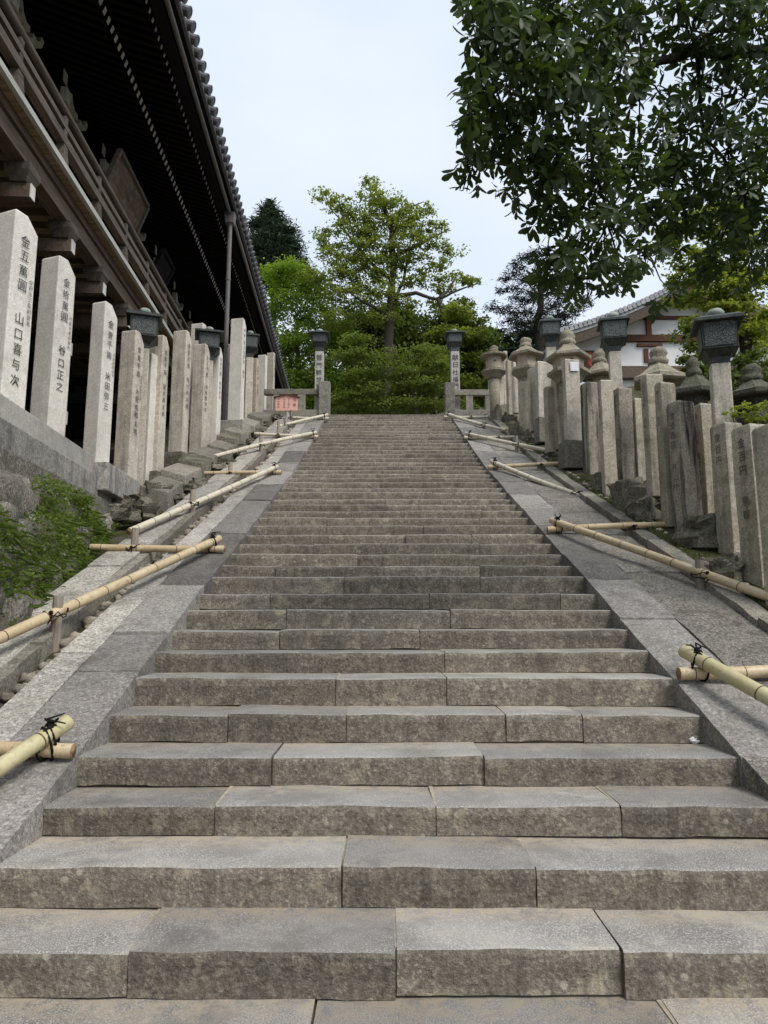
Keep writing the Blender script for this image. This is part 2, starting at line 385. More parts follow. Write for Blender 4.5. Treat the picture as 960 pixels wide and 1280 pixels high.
# ------------------------------------------------------------------ stair profile from the photo
BOT = [1243.7,1138.4,1048.8,983.5,927.3]
NOS = [1187.5,1084,1006.7,945.7,893,848,815,788,761.5,742,720.5,707.5,692.5,680,668,657,647,638.5,631,624,615,610,602.7,597.3,592.5,587.5,582.5,577.7]
RUN, NST = .3954, 44
RY, RZ = [], []                                  # riser position and tread height of each step
zb = CZ-1.3323
for k in range(NST):
    y0 = 2.754+k*RUN
    if k < len(BOT):
        y0 = .5*y0+.5*onZ(480, BOT[k], zb).y if k < 4 else y0
    if k < len(NOS): z0 = topz(480, NOS[k], y0)
    else:
        zt_ = topz(480, 518.0, 2.754+43*RUN); z0 = RZ[27]+(zt_-RZ[27])*(k-27)/16
    RY.append(y0); RZ.append(z0); zb = z0
ZTOP, YTOP = RZ[-1], RY[-1]
RY = [RY[0]-2*RUN, RY[0]-RUN]+RY; RZ = [RZ[0]-.155*2-.02, RZ[0]-.155-.005]+RZ
sy = np.array([RY[0]-1.2]+RY[2:]+[YTOP+.5, YTOP+3, 400]); sz = np.array([RZ[0]-.155*2-.03]+RZ[2:]+[ZTOP+.02, ZTOP+.05, ZTOP+.05])
yy_ = np.linspace(-2, 60, 1241); zz_ = np.interp(yy_, sy, sz); ker = np.hanning(41); ker /= ker.sum()
zsm = np.convolve(np.pad(zz_, 20, 'edge'), ker, 'valid')
zsm = np.maximum(zsm, .0)
def S(y): return float(np.interp(y, yy_, zsm))+.025   # top of the sloping side slabs
def onS(px, py, e=0.0):
    lo = None; w = 1.0
    while w < 60:
        p = P(px, py, w)
        if p.z-S(p.y)-e < 0:
            a, b = w-.1, w
            for _ in range(30):
                c = (a+b)/2; q = P(px, py, c)
                if q.z-S(q.y)-e < 0: b = c
                else: a = c
            return P(px, py, a)
        w += .1
    return P(px, py, 60)
XL, XR = -1.62, 1.88                            # stair edges
ZT = CZ+1.93                                      # level of the terrace beside the hall
def wallx(y): return -3.42-.07*(y-6)

# ------------------------------------------------------------------ ground
def G(x, y):
    s = S(y)
    if y > YTOP+.1: base = ZTOP-.03
    else: base = s-.14
    if -3.3 < x < XR+1.18:
        if XL-.17 < x < XR+.17 and y < YTOP+.1: return s-.62
        return base if y > YTOP+.1 else s-.14
    if x <= -3.3:
        if y > YTOP: return ZTOP-.03
        if x > -3.95 and y < 10.4: return s-.14
        return max(ZT-.02, s-.1)
    z = s+.06+.22*min(max(0, x-3.4), 5) if y < YTOP else ZTOP-.03+.1*min(max(0, x-3.4), 5)
    return z
xs = [-300,-150,-80,-40,-20,-12,-9,-7,-5.5,-4.4,-3.96,-3.94,-3.31,-3.29,-2.9,-2.5,-2.3,XL-.18,XL-.16,0,XR+.16,XR+.18,2.5,XR+1.175,XR+1.185,3.2,3.5,4,5,6.5,8.5,12,20,40,80,150,300]
ys = [-120,-40,-10,-3]+[i*.25-1 for i in range(89)]+[22,24,28,34,37.1,42,48,55,62,69.6,80,100,150,220,320]
V = []; 
for y in ys:
    for x in xs:
        z = G(x, y)
        if y > 37: z += min(19.5, (y-37)*.6)+1.5*mnoise.noise(Vector((x*.03, y*.03, 0)))*min(1, (y-37)/10)
        V.append((x, y, z))
FC = [(j*len(xs)+i, j*len(xs)+i+1, (j+1)*len(xs)+i+1, (j+1)*len(xs)+i) for j in range(len(ys)-1) for i in range(len(xs)-1)]
g = MB(); g.v = V; g.f = FC; g.m = [0]*len(FC)
tag(g.build('ground', M['earth'], smooth=False), 'earth ground beside and beyond the stone stairs', None, kind='structure')

# ------------------------------------------------------------------ stone blocks of the stairs
def hewn(x0, x1, y0, y1, z0, z1, amp, seg, sl=0.0):
    """a hewn bar of stone: swept profile with worn front edge; sl tilts the top along x"""
    h = z1-z0; r = min(.019, h*.14)
    prof = [(0, 0), (.0, h*.35), (-.003, h*.7), (0, h-r*1.3), (r*.3, h-r*.45), (r*.9, h-r*.08), (r*2.4, h), ((y1-y0)*.5, h+.001), (y1-y0, h), (y1-y0, 0)]
    n = max(1, int(round((x1-x0)/seg))); m = MB(); k = len(prof); o = U(0, 99)
    for i in range(n+1):
        t = i/n; x = x0+(x1-x0)*t
        edge = min(i, n-i); ch = .004*U(.2, 1.3) if edge == 0 else 0
        for j, (py, pz) in enumerate(prof):
            nv = mnoise.noise_vector(Vector((x*4.3+o, py*5, pz*7+y0*3)))
            nb = mnoise.noise(Vector((x*1.1+o, 3.3, y0)))
            a = amp*(1.0 if j < 7 else .35)
            front = 1 if j < 7 else 0
            if j == 0: pz = max(0, .016*mnoise.noise(Vector((x*2.3+o, 8.8, 1)))+.006*mnoise.noise(Vector((x*9+o, 1, 1))))
            m.v.append((x+(ch if i == 0 else -ch if i == n else 0)*(.5 if j < 4 else 1), y0+py+front*(nv.y*a+nb*amp*.7)+front*ch*.7, z0+pz+(nv.z*a*.7+nb*amp*.5+sl*(t-.5)-(ch*.6 if 3 < j < 8 else 0))*(1 if 3 <= j <= 8 else 0)))
    for i in range(n):
        for j in range(k):
            a, b = i*k+j, i*k+(j+1) % k
            m.f.append((a, b, b+k, a+k)); m.m.append(0)
    m.f.append(tuple(range(k))[::-1]); m.m.append(0)
    m.f.append(tuple(n*k+j for j in range(k))); m.m.append(0)
    return m
JOINTS = {0: [380, 885], 1: [150+12, 495, 778], 2: [428, 670], 3: [268, 545, 776], 4: [340, 605], 5: [285, 433, 632, 728], 6: [420, 558],
          7: [556], 8: [350, 525], 9: [358, 563], 10: [338, 537, 700], 11: [430, 600], 12: [345, 480, 600], 13: [447], 14: [392, 600]}
ROWY = [0, 1243]+NOS
bed = MB()
prof = [(RY[0]-.0, -.3)]
for y0, z0 in zip(RY, RZ): prof += [(y0+.022, prof[-1][1]), (y0+.022, z0-.02)]
prof += [(YTOP+1.5, ZTOP-.016), (YTOP+1.5, -.3)]
for x in (XL+.01, XR-.01):
    bed.v += [(x, a, b) for a, b in prof]
n_ = len(prof)
for j in range(n_-1): bed.f.append((j, j+1, n_+j+1, n_+j)); bed.m.append(0)
stairs = bed.build('stairs', M['joint'])
tag(stairs, 'long flight of worn grey granite steps', None, kind='structure')
for k in range(len(RY)):
    y0 = RY[k]; z1 = RZ[k]; z0 = (RZ[k-1] if k else 0)-.004
    y1 = (RY[k+1] if k+1 < len(RY) else YTOP+.5)+.045
    xw0, xw1 = XL-.02, XR+.02
    js = []
    if k-1 in JOINTS and k >= 1:
        w_ = y0*CP+(z1-CZ)*SP
        js = [(j-480)/F*w_ for j in JOINTS[k-1]]
        js = [j for j in js if xw0+.25 < j < xw1-.25]
    else:
        x = xw0+U(.5, 1.2)
        while x < xw1-.45: js.append(x); x += U(.75, 1.45)
    e = [xw0]+js+[xw1]
    near = k < 15
    if k < 9:
        for j in js:
            if U(0, 1) < .75:
                sl_ = U(-.05, .05); q = MB().hexa([(j-.004, y0+.03, z1-.05), (j+.004, y0+.03, z1-.05), (j+.006+sl_*0, y1-.05, z1-.05), (j-.006, y1-.05, z1-.05), (j-.0035, y0+.03, z1-.004), (j+.0035, y0+.03, z1-.004), (j+.010, y1-.05, z1+.002), (j-.010, y1-.05, z1+.002)])
                q.jitter(.003, 14).build('joint_sand', M['sand'], stairs)
    for a, b in zip(e[:-1], e[1:]):
        gp = U(.0006, .002); dz = U(-.006, .006) if k > 12 else U(-.007, .007); dy = U(-.014, .014)
        st = hewn(a+gp, b-gp, y0+dy, y1, z0+(U(0, .012) if near else 0), z1+dz, (.011 if near else .010), .06 if k < 10 else .12 if near else .3, U(-.008, .008))
        st.build('step_stone', M['step'], stairs, smooth=False)

# ------------------------------------------------------------------ sloping slabs on both sides
def slab(parent, mat, x0, x1, ya, yb, off=0.0, th=.3, amp=.006, name='paving_slab', off1=None, seg=.16, bev=.008):
    off1 = off if off1 is None else off1
    nx = max(1, int((x1-x0)/seg)); ny = max(1, int((yb-ya)/seg)); m = MB(); o = U(0, 50)
    for j in range(ny+1):
        for i in range(nx+1):
            x = x0+(x1-x0)*i/nx; y = ya+(yb-ya)*j/ny
            nv = mnoise.noise_vector(Vector((x*3+o, y*3, o)))
            ed = i in (0, nx); ey = j in (0, ny)
            z = S(ya)*(1-j/ny)+S(yb)*j/ny+off+(off1-off)*j/ny
            m.v.append((x+(nv.x*amp*1.3 if ed else 0), y+(nv.y*amp*1.5 if ey else 0), z+nv.z*amp-((.004+.012*abs(nv.x)) if ed or ey else 0)))
    N = (nx+1)*(ny+1)
    for v in list(m.v): m.v.append((v[0], v[1], v[2]-th))
    for j in range(ny):
        for i in range(nx):
            a = j*(nx+1)+i; q = (a, a+1, a+nx+2, a+nx+1); m.f.append(q); m.f.append(tuple(N+v for v in q[::-1]))
    rim = [i for i in range(nx+1)]+[(j+1)*(nx+1)-1 for j in range(1, ny+1)]+[ny*(nx+1)+i for i in range(nx-1, -1, -1)]+[j*(nx+1) for j in range(ny-1, 0, -1)]
    for a, b in zip(rim, rim[1:]+rim[:1]): m.f.append((b, a, N+a, N+b))
    m.m = [0]*len(m.f)
    return m.build(name, mat, parent)
def row_y(a, b, lo, hi, first=()):
    out = [a]+list(first); y = out[-1]
    while y < b-.3: y = min(b, y+U(lo, hi)); out.append(y)
    out[-1] = b; return out
left_slope = empty('slope_paving', (-2.2, 2, 0)); tag(left_slope, 'sloping slabs, gutter and kerb on the terrace side of the stairs', None, kind='structure')
right_slope = empty('slope_paving', (2.3, 2, 0)); tag(right_slope, 'sloping mottled slabs and kerb on the plastered building side of the stairs', None, kind='structure')
YE = YTOP+.3
fl = sorted(onS(px, py).y for px, py in ((60, 972), (150, 838), (178, 790), (210, 731), (262, 666), (283, 625)))
yl = row_y(1.5, YE, .75, 1.25, fl)
for a, b in zip(yl[:-1], yl[1:]): slab(left_slope, M['slab_dark'], XL-.42, XL, a+.008, b-.008, U(-.012, .012), amp=.010, off1=U(-.012, .012))
yl = row_y(1.5, YE, 1.0, 1.8)
for a, b in zip(yl[:-1], yl[1:]): slab(left_slope, M['slab_light'], XL-.66, XL-.43, a+.007, b-.007, U(-.014, .004), amp=.009)
yl = row_y(1.5, YE, .9, 1.7)
for a, b in zip(yl[:-1], yl[1:]):
    slab(left_slope, M['kerb'], XL-.93, XL-.845, a+.006, b-.006, U(.0, .02), .3, .014, 'kerb_stone', seg=.12)
yl = row_y(1.5, YE, .9, 1.6)
for a, b in zip(yl[:-1], yl[1:]): slab(left_slope, M['slab_light'], XL-1.28, XL-.935, a+.005, b-.005, U(-.01, .01)+.02, .3, .008)
fr = sorted(onS(px, py).y for px, py in ((935, 945), (800, 772), (745, 724), (728, 692), (690, 655)))
yr = row_y(1.5, YE, .75, 1.2, fr)
for i, (a, b) in enumerate(zip(yr[:-1], yr[1:])): slab(right_slope, M['slab_right'] if i < 1 else M['slab_dark'], XR, XR+.428, a+.008, b-.008, U(-.012, .012), amp=.010, off1=U(-.012, .012))
yr = row_y(1.5, YE, .9, 1.7, sorted(onS(px, py).y for px, py in ((815, 713),)))
for a, b in zip(yr[:-1], yr[1:]): slab(right_slope, M['slab_right'], XR+.442, XR+1.0, a+.010, b-.010, U(-.03, -.004), .3, .015, off1=U(-.022, 0))
yr = row_y(1.5, YE, .7, 1.5)
for a, b in zip(yr[:-1], yr[1:]): slab(right_slope, M['kerb'], XR+1.01, XR+1.19, a+.006, b-.006, U(.05, .075), .35, .012, 'kerb_stone', seg=.1)
# pebbles in the left gutter (shared meshes)
pebs = []
for i in range(6):
    m = MB().sphere((0,0,0), 1.0, 8, 6, .6).jitter(.35, 1.1+i*.2)
    me = bpy.data.meshes.new('pebble'); me.from_pydata(m.v, [], m.f); me.materials.append(M['pebble'])
    for p in me.polygons: p.use_smooth = True
    pebs.append(me)
y = 2.6
while y < 18:
    r = U(.03, .075)*(1.2 if U(0, 1) < .2 else 1); x = XL-.755+U(-.05, .05)
    place(random.choice(pebs), 'pebble', left_slope, (x, y, S(y)-.14+r*.35), (U(-.2,.2), U(-.2,.2), U(0,6.28)), (r, r*U(.8,1.3), r)); y += r*U(.9, 2.2)
y = 4.5
while y < 17:                                  # loose stones in the earth strip on the right
    r = U(.015, .05); x = XR+1.2+U(0, .12)
    place(random.choice(pebs), 'pebble', right_slope, (x, y, G(x, y)+r*.2), (U(-.3,.3), U(-.3,.3), U(0,6.28)), (r, r, r)); y += U(.03, .3)

# ------------------------------------------------------------------ landing at the head of the stairs
ld = MB().box((0, YTOP+10.5, ZTOP-.1), (9, 20, .19))
tag(ld.build('landing', M['slab_dark']), 'level stone landing at the head of the stairs', None, kind='structure')

# ------------------------------------------------------------------ retaining wall of the terrace on the left
rw_ = empty('retaining_wall', (-3.3, 6, S(6)-.3)); tag(rw_, 'stone retaining wall with pale coping under the tall donation pillars', 'wall')
def course(z1, z0, proj, lens, mat, y0, y1, th=.5, name='coping_stone', jit=.004, bev=.012):
    y = y0
    while y < y1-.05:
        b = min(y1, y+U(*lens)); 
        if y1-b < .35: b = y1
        xa, xb = wallx(y)+proj, wallx(b)+proj
        m = MB().hexa([(xa-th, y+.003, z0), (xa, y+.003, z0), (xb, b-.003, z0), (xb-th, b-.003, z0), (xa-th, y+.003, z1), (xa, y+.003, z1), (xb, b-.003, z1), (xb-th, b-.003, z1)])
        m.jitter(jit, 2.0).build(name, mat, rw_, bevel=bev, seg=2); y = b
zc = CZ+2.0
YW1 = 8.62
course(zc, zc-.235, 0, (1.0, 1.5), M['coping'], 1.2, YW1, .24)
course(zc-.238, zc-.5, .05, (1.6, 2.4), M['coping2'], 1.2, 9.25, .5, 'base_stone')
course(zc-.503, zc-.86, .10, (1.3, 2.2), M['wallstone'], 1.2, 9.5, .5, 'base_stone', .02, .02)
# two lower coping blocks where the slope reaches the terrace
for (ya, yb, dz, mat) in ((YW1+.03, 10.0, -.06, M['coping2']), (10.02, 11.1, -.12, M['coping2'])):
    xa, xb = wallx(ya)+.16, wallx(yb)+.2
    zt = zc+dz; zl = zt-.36
    MB().hexa([(xa-.4, ya, zl), (xa, ya, zl), (xb, yb, zl), (xb-.4, yb, zl), (xa-.4, ya, zt), (xa, ya, zt), (xb, yb, zt), (xb-.4, yb, zt)]).jitter(.01, 2).build('coping_stone', mat, rw_, bevel=.015, seg=2)
# rubble stones below the courses
def boulder(c, d, amp=.25, rz=0.0, sc=1.6, n=10, k=7):
    m = MB(); o = U(0, 50); co, si = math.cos(rz), math.sin(rz)
    for i in range(k+1):
        ph = math.pi*i/k
        for j in range(n):
            th = 2*math.pi*j/n; v = Vector((math.sin(ph)*math.cos(th), math.sin(ph)*math.sin(th), -math.cos(ph)))
            q = Vector([math.copysign(abs(a)**.55, a) for a in v])*.62
            q *= 1+amp*mnoise.noise(v*sc+Vector((o,o,o)))
            x, y, z = q.x*d[0], q.y*d[1], q.z*d[2]
            m.v.append((c[0]+x*co-y*si, c[1]+x*si+y*co, c[2]+z))
    for i in range(k):
        for j in range(n): m.f.append((i*n+j, i*n+(j+1) % n, (i+1)*n+(j+1) % n, (i+1)*n+j)); m.m.append(0)
    return m
RUB = []
for row, (zf, proj) in enumerate(((-.98, .10), (-1.3, .20), (-1.62, .30), (-1.95, .40), (-2.3, .46), (-2.65, .52))):
    y = 1.4+U(0, .4)
    while y < 10.2:
        L = U(.38, .7); h = U(.36, .46); z = zc+zf+U(-.04, .04)
        if z+h*.5 > S(y+L/2)-.12 and wallx(y)+proj < -2.82:
            boulder((min(wallx(y)+proj-.15, -2.98), y+L/2, z), (.52, L*.95, h), .35).build('stone', M['wallstone'], rw_, smooth=True)
            RUB.append((y+L/2, z))
        y += L
# loose rocks where the wall runs out
for px, py, s_ in ((150, 615, .34), (172, 612, .22), (158, 632, .28), (185, 630, .26), (140, 640, .3), (196, 640, .22), (205, 618, .3), (172, 645, .2)):
    p = onS(px, py, .04); p = p if p.x < -2.85 else Vector((-2.95, p.y, S(p.y)))
    boulder((p.x-.12, p.y, p.z), (s_, s_*1.2, s_*.7), .7, U(0, 3), 2.4).build('stone', M['rock'], rw_)
bk = MB()
for y in np.arange(1.2, 10.2, .5):
    xa, xb = wallx(y)-.12, wallx(y+.5)-.12
    bk.hexa([(xa-.3, y, -.2), (xa+.2, y, -.2), (xb+.2, y+.5, -.2), (xb-.3, y+.5, -.2), (xa-.3, y, zc-.6), (xa+.12, y, zc-.6), (xb+.12, y+.5, zc-.6), (xb-.3, y+.5, zc-.6)])
bk.build('core', M['joint'], rw_)

tr_ = MB()
for y in np.arange(1.2, 12.2, .5):
    xa, xb = wallx(y)-.2, wallx(y+.5)-.2
    tr_.hexa([(-4.3, y, ZT-.4), (xa, y, ZT-.4), (xb, y+.5, ZT-.4), (-4.3, y+.5, ZT-.4), (-4.3, y, ZT), (xa, y, ZT), (xb, y+.5, ZT), (-4.3, y+.5, ZT)])
tag(tr_.build('terrace', M['joint']), 'level terrace beside the hall behind the coping', None, kind='structure')

y = 10.0
while y < 19.0:
    L = U(.55, 1.0); x0 = U(-3.1, -3.0); h = U(.10, .26)
    q = MB().hexa([(x0-.5, y, S(y)-.4), (x0+U(-.05,.05), y, S(y)-.4), (x0+U(-.05,.05), y+L, S(y+L)-.4), (x0-.5, y+L, S(y+L)-.4), (x0-.5, y+.02, S(y)+h+.1), (x0-.08, y+.02, S(y)+h), (x0-.08, y+L-.02, S(y+L)+h-.06), (x0-.5, y+L-.02, S(y+L)+h+.05)])
    q.jitter(.05, 1.9).build('base_stone', random.choice([M['rock'], M['kerb'], M['kerb'], M['rock']]), rw_, bevel=.02, seg=2)
    for k in range(2):
        s_ = U(.1, .22); x = U(-3.02, -2.92); yy = y+U(0, L)
        boulder((x, yy, S(yy)), (s_, s_*U(.9, 1.5), s_*U(.45, .75)), .55, U(0, 3), 2.2).build('stone', M['rock'], rw_)
    y += L+U(.0, .06)

# ------------------------------------------------------------------ lettering
_tc = {}
def text_mesh(s):
    if s in _tc: return _tc[s]
    cu = bpy.data.curves.new('lettering', 'FONT'); cu.body = s; cu.align_x = 'CENTER'; cu.resolution_u = 1; cu.offset = 0.0
    o = bpy.data.objects.new('lettering', cu); COL.objects.link(o)
    dg = bpy.context.evaluated_depsgraph_get(); me = bpy.data.meshes.new_from_object(o.evaluated_get(dg))
    V = [(v.co.x, v.co.y) for v in me.vertices]; Fs = [tuple(p.vertices) for p in me.polygons]
    bpy.data.objects.remove(o); bpy.data.curves.remove(cu); bpy.data.meshes.remove(me)
    _tc[s] = (V, Fs); return _tc[s]
def column(parent, s, top, right, up, nrm, size, pitch, mat, name='inscription', xs=1.0):
    """vertical column of characters starting at point top (upper centre)"""
    right = Vector(right); up = Vector(up); nrm = Vector(nrm); z = 0
    for ch in s:
        if ch == ' ': z += pitch*.6; continue
        V, Fs = text_mesh(ch)
        if V:
            x0 = sum(v[0] for v in V)/len(V); rr = U(-.05, .05); k = size*U(.92, 1.08)
            m = MB(); m.add([Vector(top)+right*((v[0]+v[1]*rr)*k*xs)+up*(v[1]*k-z-size*.85)+nrm*.0035 for v in V], Fs); m.build(name, mat, parent)
        z += pitch*U(.95, 1.05)

# ------------------------------------------------------------------ donation pillars
def rotv(x, y, t): return x*math.cos(t)-y*math.sin(t), x*math.sin(t)+y*math.cos(t)
def pillar(side, corner, zb, zt, a, b, th, mat, label, text=None, small=None, ch=.12, lean=(0,0), plinth=None, ink='ink', tsize=None, group=None, name='stone_pillar', gap=1.25):
    """side -1: left of the stairs (lettered face looks +x); corner = near edge of the two faces we see"""
    sx = 1 if side < 0 else -1
    ox, oy = rotv(sx*a/2, -b/2, th); cx, cy = corner[0]-ox, corner[1]-oy; h = zt-zb
    root = empty(name, (cx, cy, zb)); tag(root, label, 'pillar', group or ('donation pillars along the hall side' if side < 0 else 'donation posts along the plastered building side'))
    def W_(x, y, z):
        X, Y = rotv(x, y, th); t = (z-zb)/max(h, .1); return (cx+X+lean[0]*t, cy+Y+lean[1]*t, z)
    m = MB(); k = .985; rings = []
    zz = [(zb-.08,)*2, (zb+h*.33,)*2, (zb+h*.66,)*2, (zt-.02, zt-ch) if side < 0 else (zt-ch*.8, zt-ch)]
    o = U(0, 90)
    for z in zz:
        s_ = 1-(1-k)*(z[0]-zb)/h
        rings.append([W_(x*s_, y*s_, z[0] if y < 0 else z[1]) for x, y in ((-a/2,-b/2),(a/2,-b/2),(a/2,b/2),(-a/2,b/2))])
    ic = .012 if side < 0 or ch < .05 else b*.34; ib = b*.46 if ch > .05 else .02
    rings.append([W_(x*k*(.97 if ch > .05 else .94), y, zt+U(-.006, .006)) for x, y in ((-a/2,-b/2*k+ic),(a/2,-b/2*k+ic),(a/2,b/2*k-ib),(-a/2,b/2*k-ib))])
    for r in rings: m.v += r
    for i in range(len(rings)-1):
        for j in range(4): m.f.append((i*4+j, i*4+(j+1) % 4, (i+1)*4+(j+1) % 4, (i+1)*4+j)); m.m.append(0)
    m.f.append((3,2,1,0)); m.f.append(tuple(4*(len(rings)-1)+j for j in range(4))); m.m += [0,0]
    m.jitter(.006 if side < 0 else .012, 2.3).build('shaft', mat, root, bevel=.012, seg=2)
    nx, ny = rotv(sx, 0, th); rx, ry = rotv(0, sx, th)
    if text:
        ts = tsize or b*.42; pitch = ts*gap
        t0 = W_(sx*(a/2+.006), -b*.02, zt-ch-.08)
        t0 = (t0[0], t0[1], zt-ch-.08)
        column(root, text, t0, (rx, ry, 0), (-lean[0]/max(h,.1), 0, 1), (nx, ny, 0), ts, pitch, M[ink], xs=.9)
        if small:
            t1 = W_(sx*(a/2+.006), b*.33*1, zt-ch-.5)
            column(root, small, (t1[0], t1[1], t1[2]), (rx, ry, 0), (0,0,1), (nx, ny, 0), ts*.42, ts*.5, M['ink_grey'], name='small_inscription')
    if plinth:
        pw, ph, pm = plinth
        q = MB().box((cx, cy, zb-ph/2+.01), (a+pw, b+pw, ph), th, 0, .93).jitter(.03, 2.2)
        q.build('plinth', pm, root, bevel=.02, seg=2)
    return root
LX = -3.66
TH = -math.radians(15)
PP, PM = M['pillar_pale'], M['pillar_mid']
def lpil(px, py, top, a, b, mat, label, text, small=None, bot=None, X=LX, th=TH, ch=.15, **kw):
    c = onX(px, py, X-.035*0); zt = topz(px, top, c.y)
    zb = ZT if bot is None else topz(px, bot, c.y)
    return pillar(-1, c, zb, zt, a, b, th, mat, label, text, small, ch, **kw)
dark = M['rock']
lpil(9, 390, 260, .34, .30, PP, 'tallest pale pillar on the coping, its top chamfered, lettered 金五萬圓', '金五萬圓  山口喜与次', '奈良市三条町宮本', th=-math.radians(19))
lpil(67, 420, 318, .26, .27, PP, 'clean pale pillar on the coping, lettered 金拾萬圓 in thin strokes', '金拾萬圓   谷口正之', '大阪市東区南久', th=-math.radians(19))
lpil(126, 470, 376, .215, .26, PP, 'pale pillar with black specks on its upper front, lettered 金壹千圓', '金壹千圓  米田弥三', '大阪府吹田市', th=-math.radians(18))
lpil(165, 500, 412, .25, .235, PM, 'dark stained pillar between the speckled pillar and a thin slab', '金壹千圓  大阪昭和土地', '大阪市南区難波新', th=-math.radians(14), X=-3.72)
lpil(186, 520, 440, .10, .2, PP, 'thin pale slab squeezed between two thicker pillars, under the bronze lantern', None, X=-3.78, ch=.02)
lpil(200, 500, 418, .26, .22, PM, 'pillar beside the first bronze lantern, standing on the wall end', '金壹千圓  宮武為五郎', '宮下', bot=590, th=-math.radians(13), plinth=(.16, .45, dark))
lpil(230, 490, 412, .27, .24, PM, 'broad pillar with a greenish top and weathered front on a dark plinth', '金壹万圓  岡村本店組', None, bot=566, th=-math.radians(11), plinth=(.2, .5, dark))
lpil(254, 500, 429, .27, .23, PM, 'pillar with a mottled front just below the second bronze lantern', '金五千圓  中谷由次郎', None, bot=566, th=-math.radians(12), plinth=(.16, .5, dark))
lpil(272, 495, 433, .17, .2, PP, 'narrow pillar right behind the second bronze lantern', '金壹千圓  柴田幸吉', None, bot=553, th=-math.radians(12), plinth=(.1, .5, PM))
lpil(290, 490, 429, .23, .2, PM, 'stained pillar on a black mossy plinth before the tallest upper pillar', '金壹千五百圓  井上市', None, bot=545, th=-math.radians(13), plinth=(.14, .5, dark))
lpil(302, 460, 397, .31, .22, PP, 'tall smooth pale pillar on a wide polished pedestal', '奉納 金五拾萬圓  講中', None, bot=526, X=-3.33, th=-math.radians(11), plinth=(.3, .6, M['slab_light']))
lpil(311, 490, 446, .12, .2, PP, 'thin pale slab behind the tall smooth pillar', None, bot=527, X=-3.7, ch=.02)
lpil(320, 490, 447, .2, .2, M['firebox'], 'yellowish pillar under the third bronze lantern', '金參千圓  同信会', None, bot=530, X=-3.72)
lpil(331, 490, 443, .26, .14, PP, 'pale flat topped pillar on a low base, lower of a joined pair', None, bot=530, X=-3.62, ch=.02, plinth=(.1, .3, M['slab_light']))
lpil(341, 490, 440, .24, .14, PM, 'pale flat topped pillar on a low base, higher of a joined pair', '金千圓  東大寺', None, bot=530, X=-3.55, ch=.02, plinth=(.1, .3, M['slab_light']))
lpil(252, 440, 403, .3, .3, PP, 'pale chamfered pillar rising behind the second bronze lantern', None, bot=520, X=-4.15)

RT = math.radians(14); PR, PK = M['pillar_right'], M['pillar_streak']
def rpil(px, top, bot, a, b, mat, label, text=None, small=None, th=RT, X=None, ch=.03, lean=0.0, w=None, **kw):
    a *= 1.14; b *= 1.18
    if X is None:
        c = onS(px, bot, 0.12); 
    else:
        c = onX(px, bot, X)
    mid = px
    zt = topz(px, top, c.y)
    return pillar(1, c, c.z, zt, a, b, th, mat, label, text, small, ch, lean=(lean, 0), ink=kw.pop('ink', 'ink_grey'), **kw)
mr = M['mossrock']
rpil(985, 527, 758, .22, .2, PR, 'grey post cut by the picture edge beyond the last lettered post', None)
rpil(953, 529, 727, .21, .2, PR, 'rough grey square post lettered 百円 next to a mossy stone', '金百円  京都', None, th=math.radians(16))
rpil(918, 526, 692, .2, .19, PR, 'grey post with worn lettering standing on a knobbly stone', '金百円', None, th=math.radians(17), plinth=(.06, .3, mr))
rpil(886, 503, 654, .185, .17, PR, 'olive grey post with crisp black 金二百円 lettering, standing on moss', '金二百円 諸井作次', None, th=math.radians(11), ink='ink', plinth=(.1, .4, mr), tsize=.085)
rpil(860, 500, 666, .19, .19, PK, 'post with black rain streaks running over its lettered face', '金壹百圓  井上村', None, th=math.radians(14), ink='ink', lean=-.02)
rpil(836, 476, 650, .19, .1, PR, 'slanting grey post tucked behind the black streaked lettered post', '御二百円  奈良', None, X=3.3, th=math.radians(20))
rpil(816, 466, 612, .19, .14, PR, 'taller grey post with a pale plaque patch at its top', '金五百円  西村とめ', None, X=3.3, th=math.radians(6))
rpil(799, 497, 606, .19, .2, PR, 'short square post before the taller plaque post, standing on mossy rock', '金百円', None, th=math.radians(12), plinth=(.12, .35, mr))
rpil(779, 483, 607, .2, .2, PK, 'post with dark brown streaks beside the short square post', '金百円', None, th=math.radians(10), plinth=(.1, .3, mr))
rpil(757, 474, 615, .17, .12, PR, 'light grey post with faint lettering reaching low into the weeds', '金五百円 笹岡', None, th=math.radians(6))
rpil(738, 476, 590, .19, .2, PK, 'dark streaked post with a pale lip, next to the pale post on a rock', None, th=math.radians(14))
rpil(710, 448, 552, .23, .16, M['pillar_mid'], 'tall pale post with a white paper label at its top, on a squared rock', None, th=math.radians(4), plinth=(.2, .5, dark), X=3.22)
rpil(698, 470, 556, .17, .2, PR, 'grey post left of the pale paper labelled post', None, X=3.35)
rpil(687, 482, 560, .12, .16, PR, 'slim low post between two taller posts near the hexagonal lantern', None, X=3.2)
rpil(674, 451, 522, .2, .12, M['pillar_mid'], 'pale post with sharp edges on a rough block', None, X=3.3, plinth=(.1, .55, dark))
rpil(665, 459, 534, .17, .14, PR, 'weathered post right beside the pale sharp edged post', None, X=3.25)
rpil(653, 476, 546, .2, .12, PR, 'low rounded post at the foot of the second stone lantern', None, X=3.1)
FARL = ['pale slim post under the cap of the second stone lantern', 'pale post pair, the one nearer the second stone lantern', 'pale post pair, the one nearer the round capped lantern',
        'tallest slim post behind the rock pile', 'slim grey post beside the tallest slim post', 'short slim post in front of the round capped lantern', 'end post next to the low stone fence at the stair head']
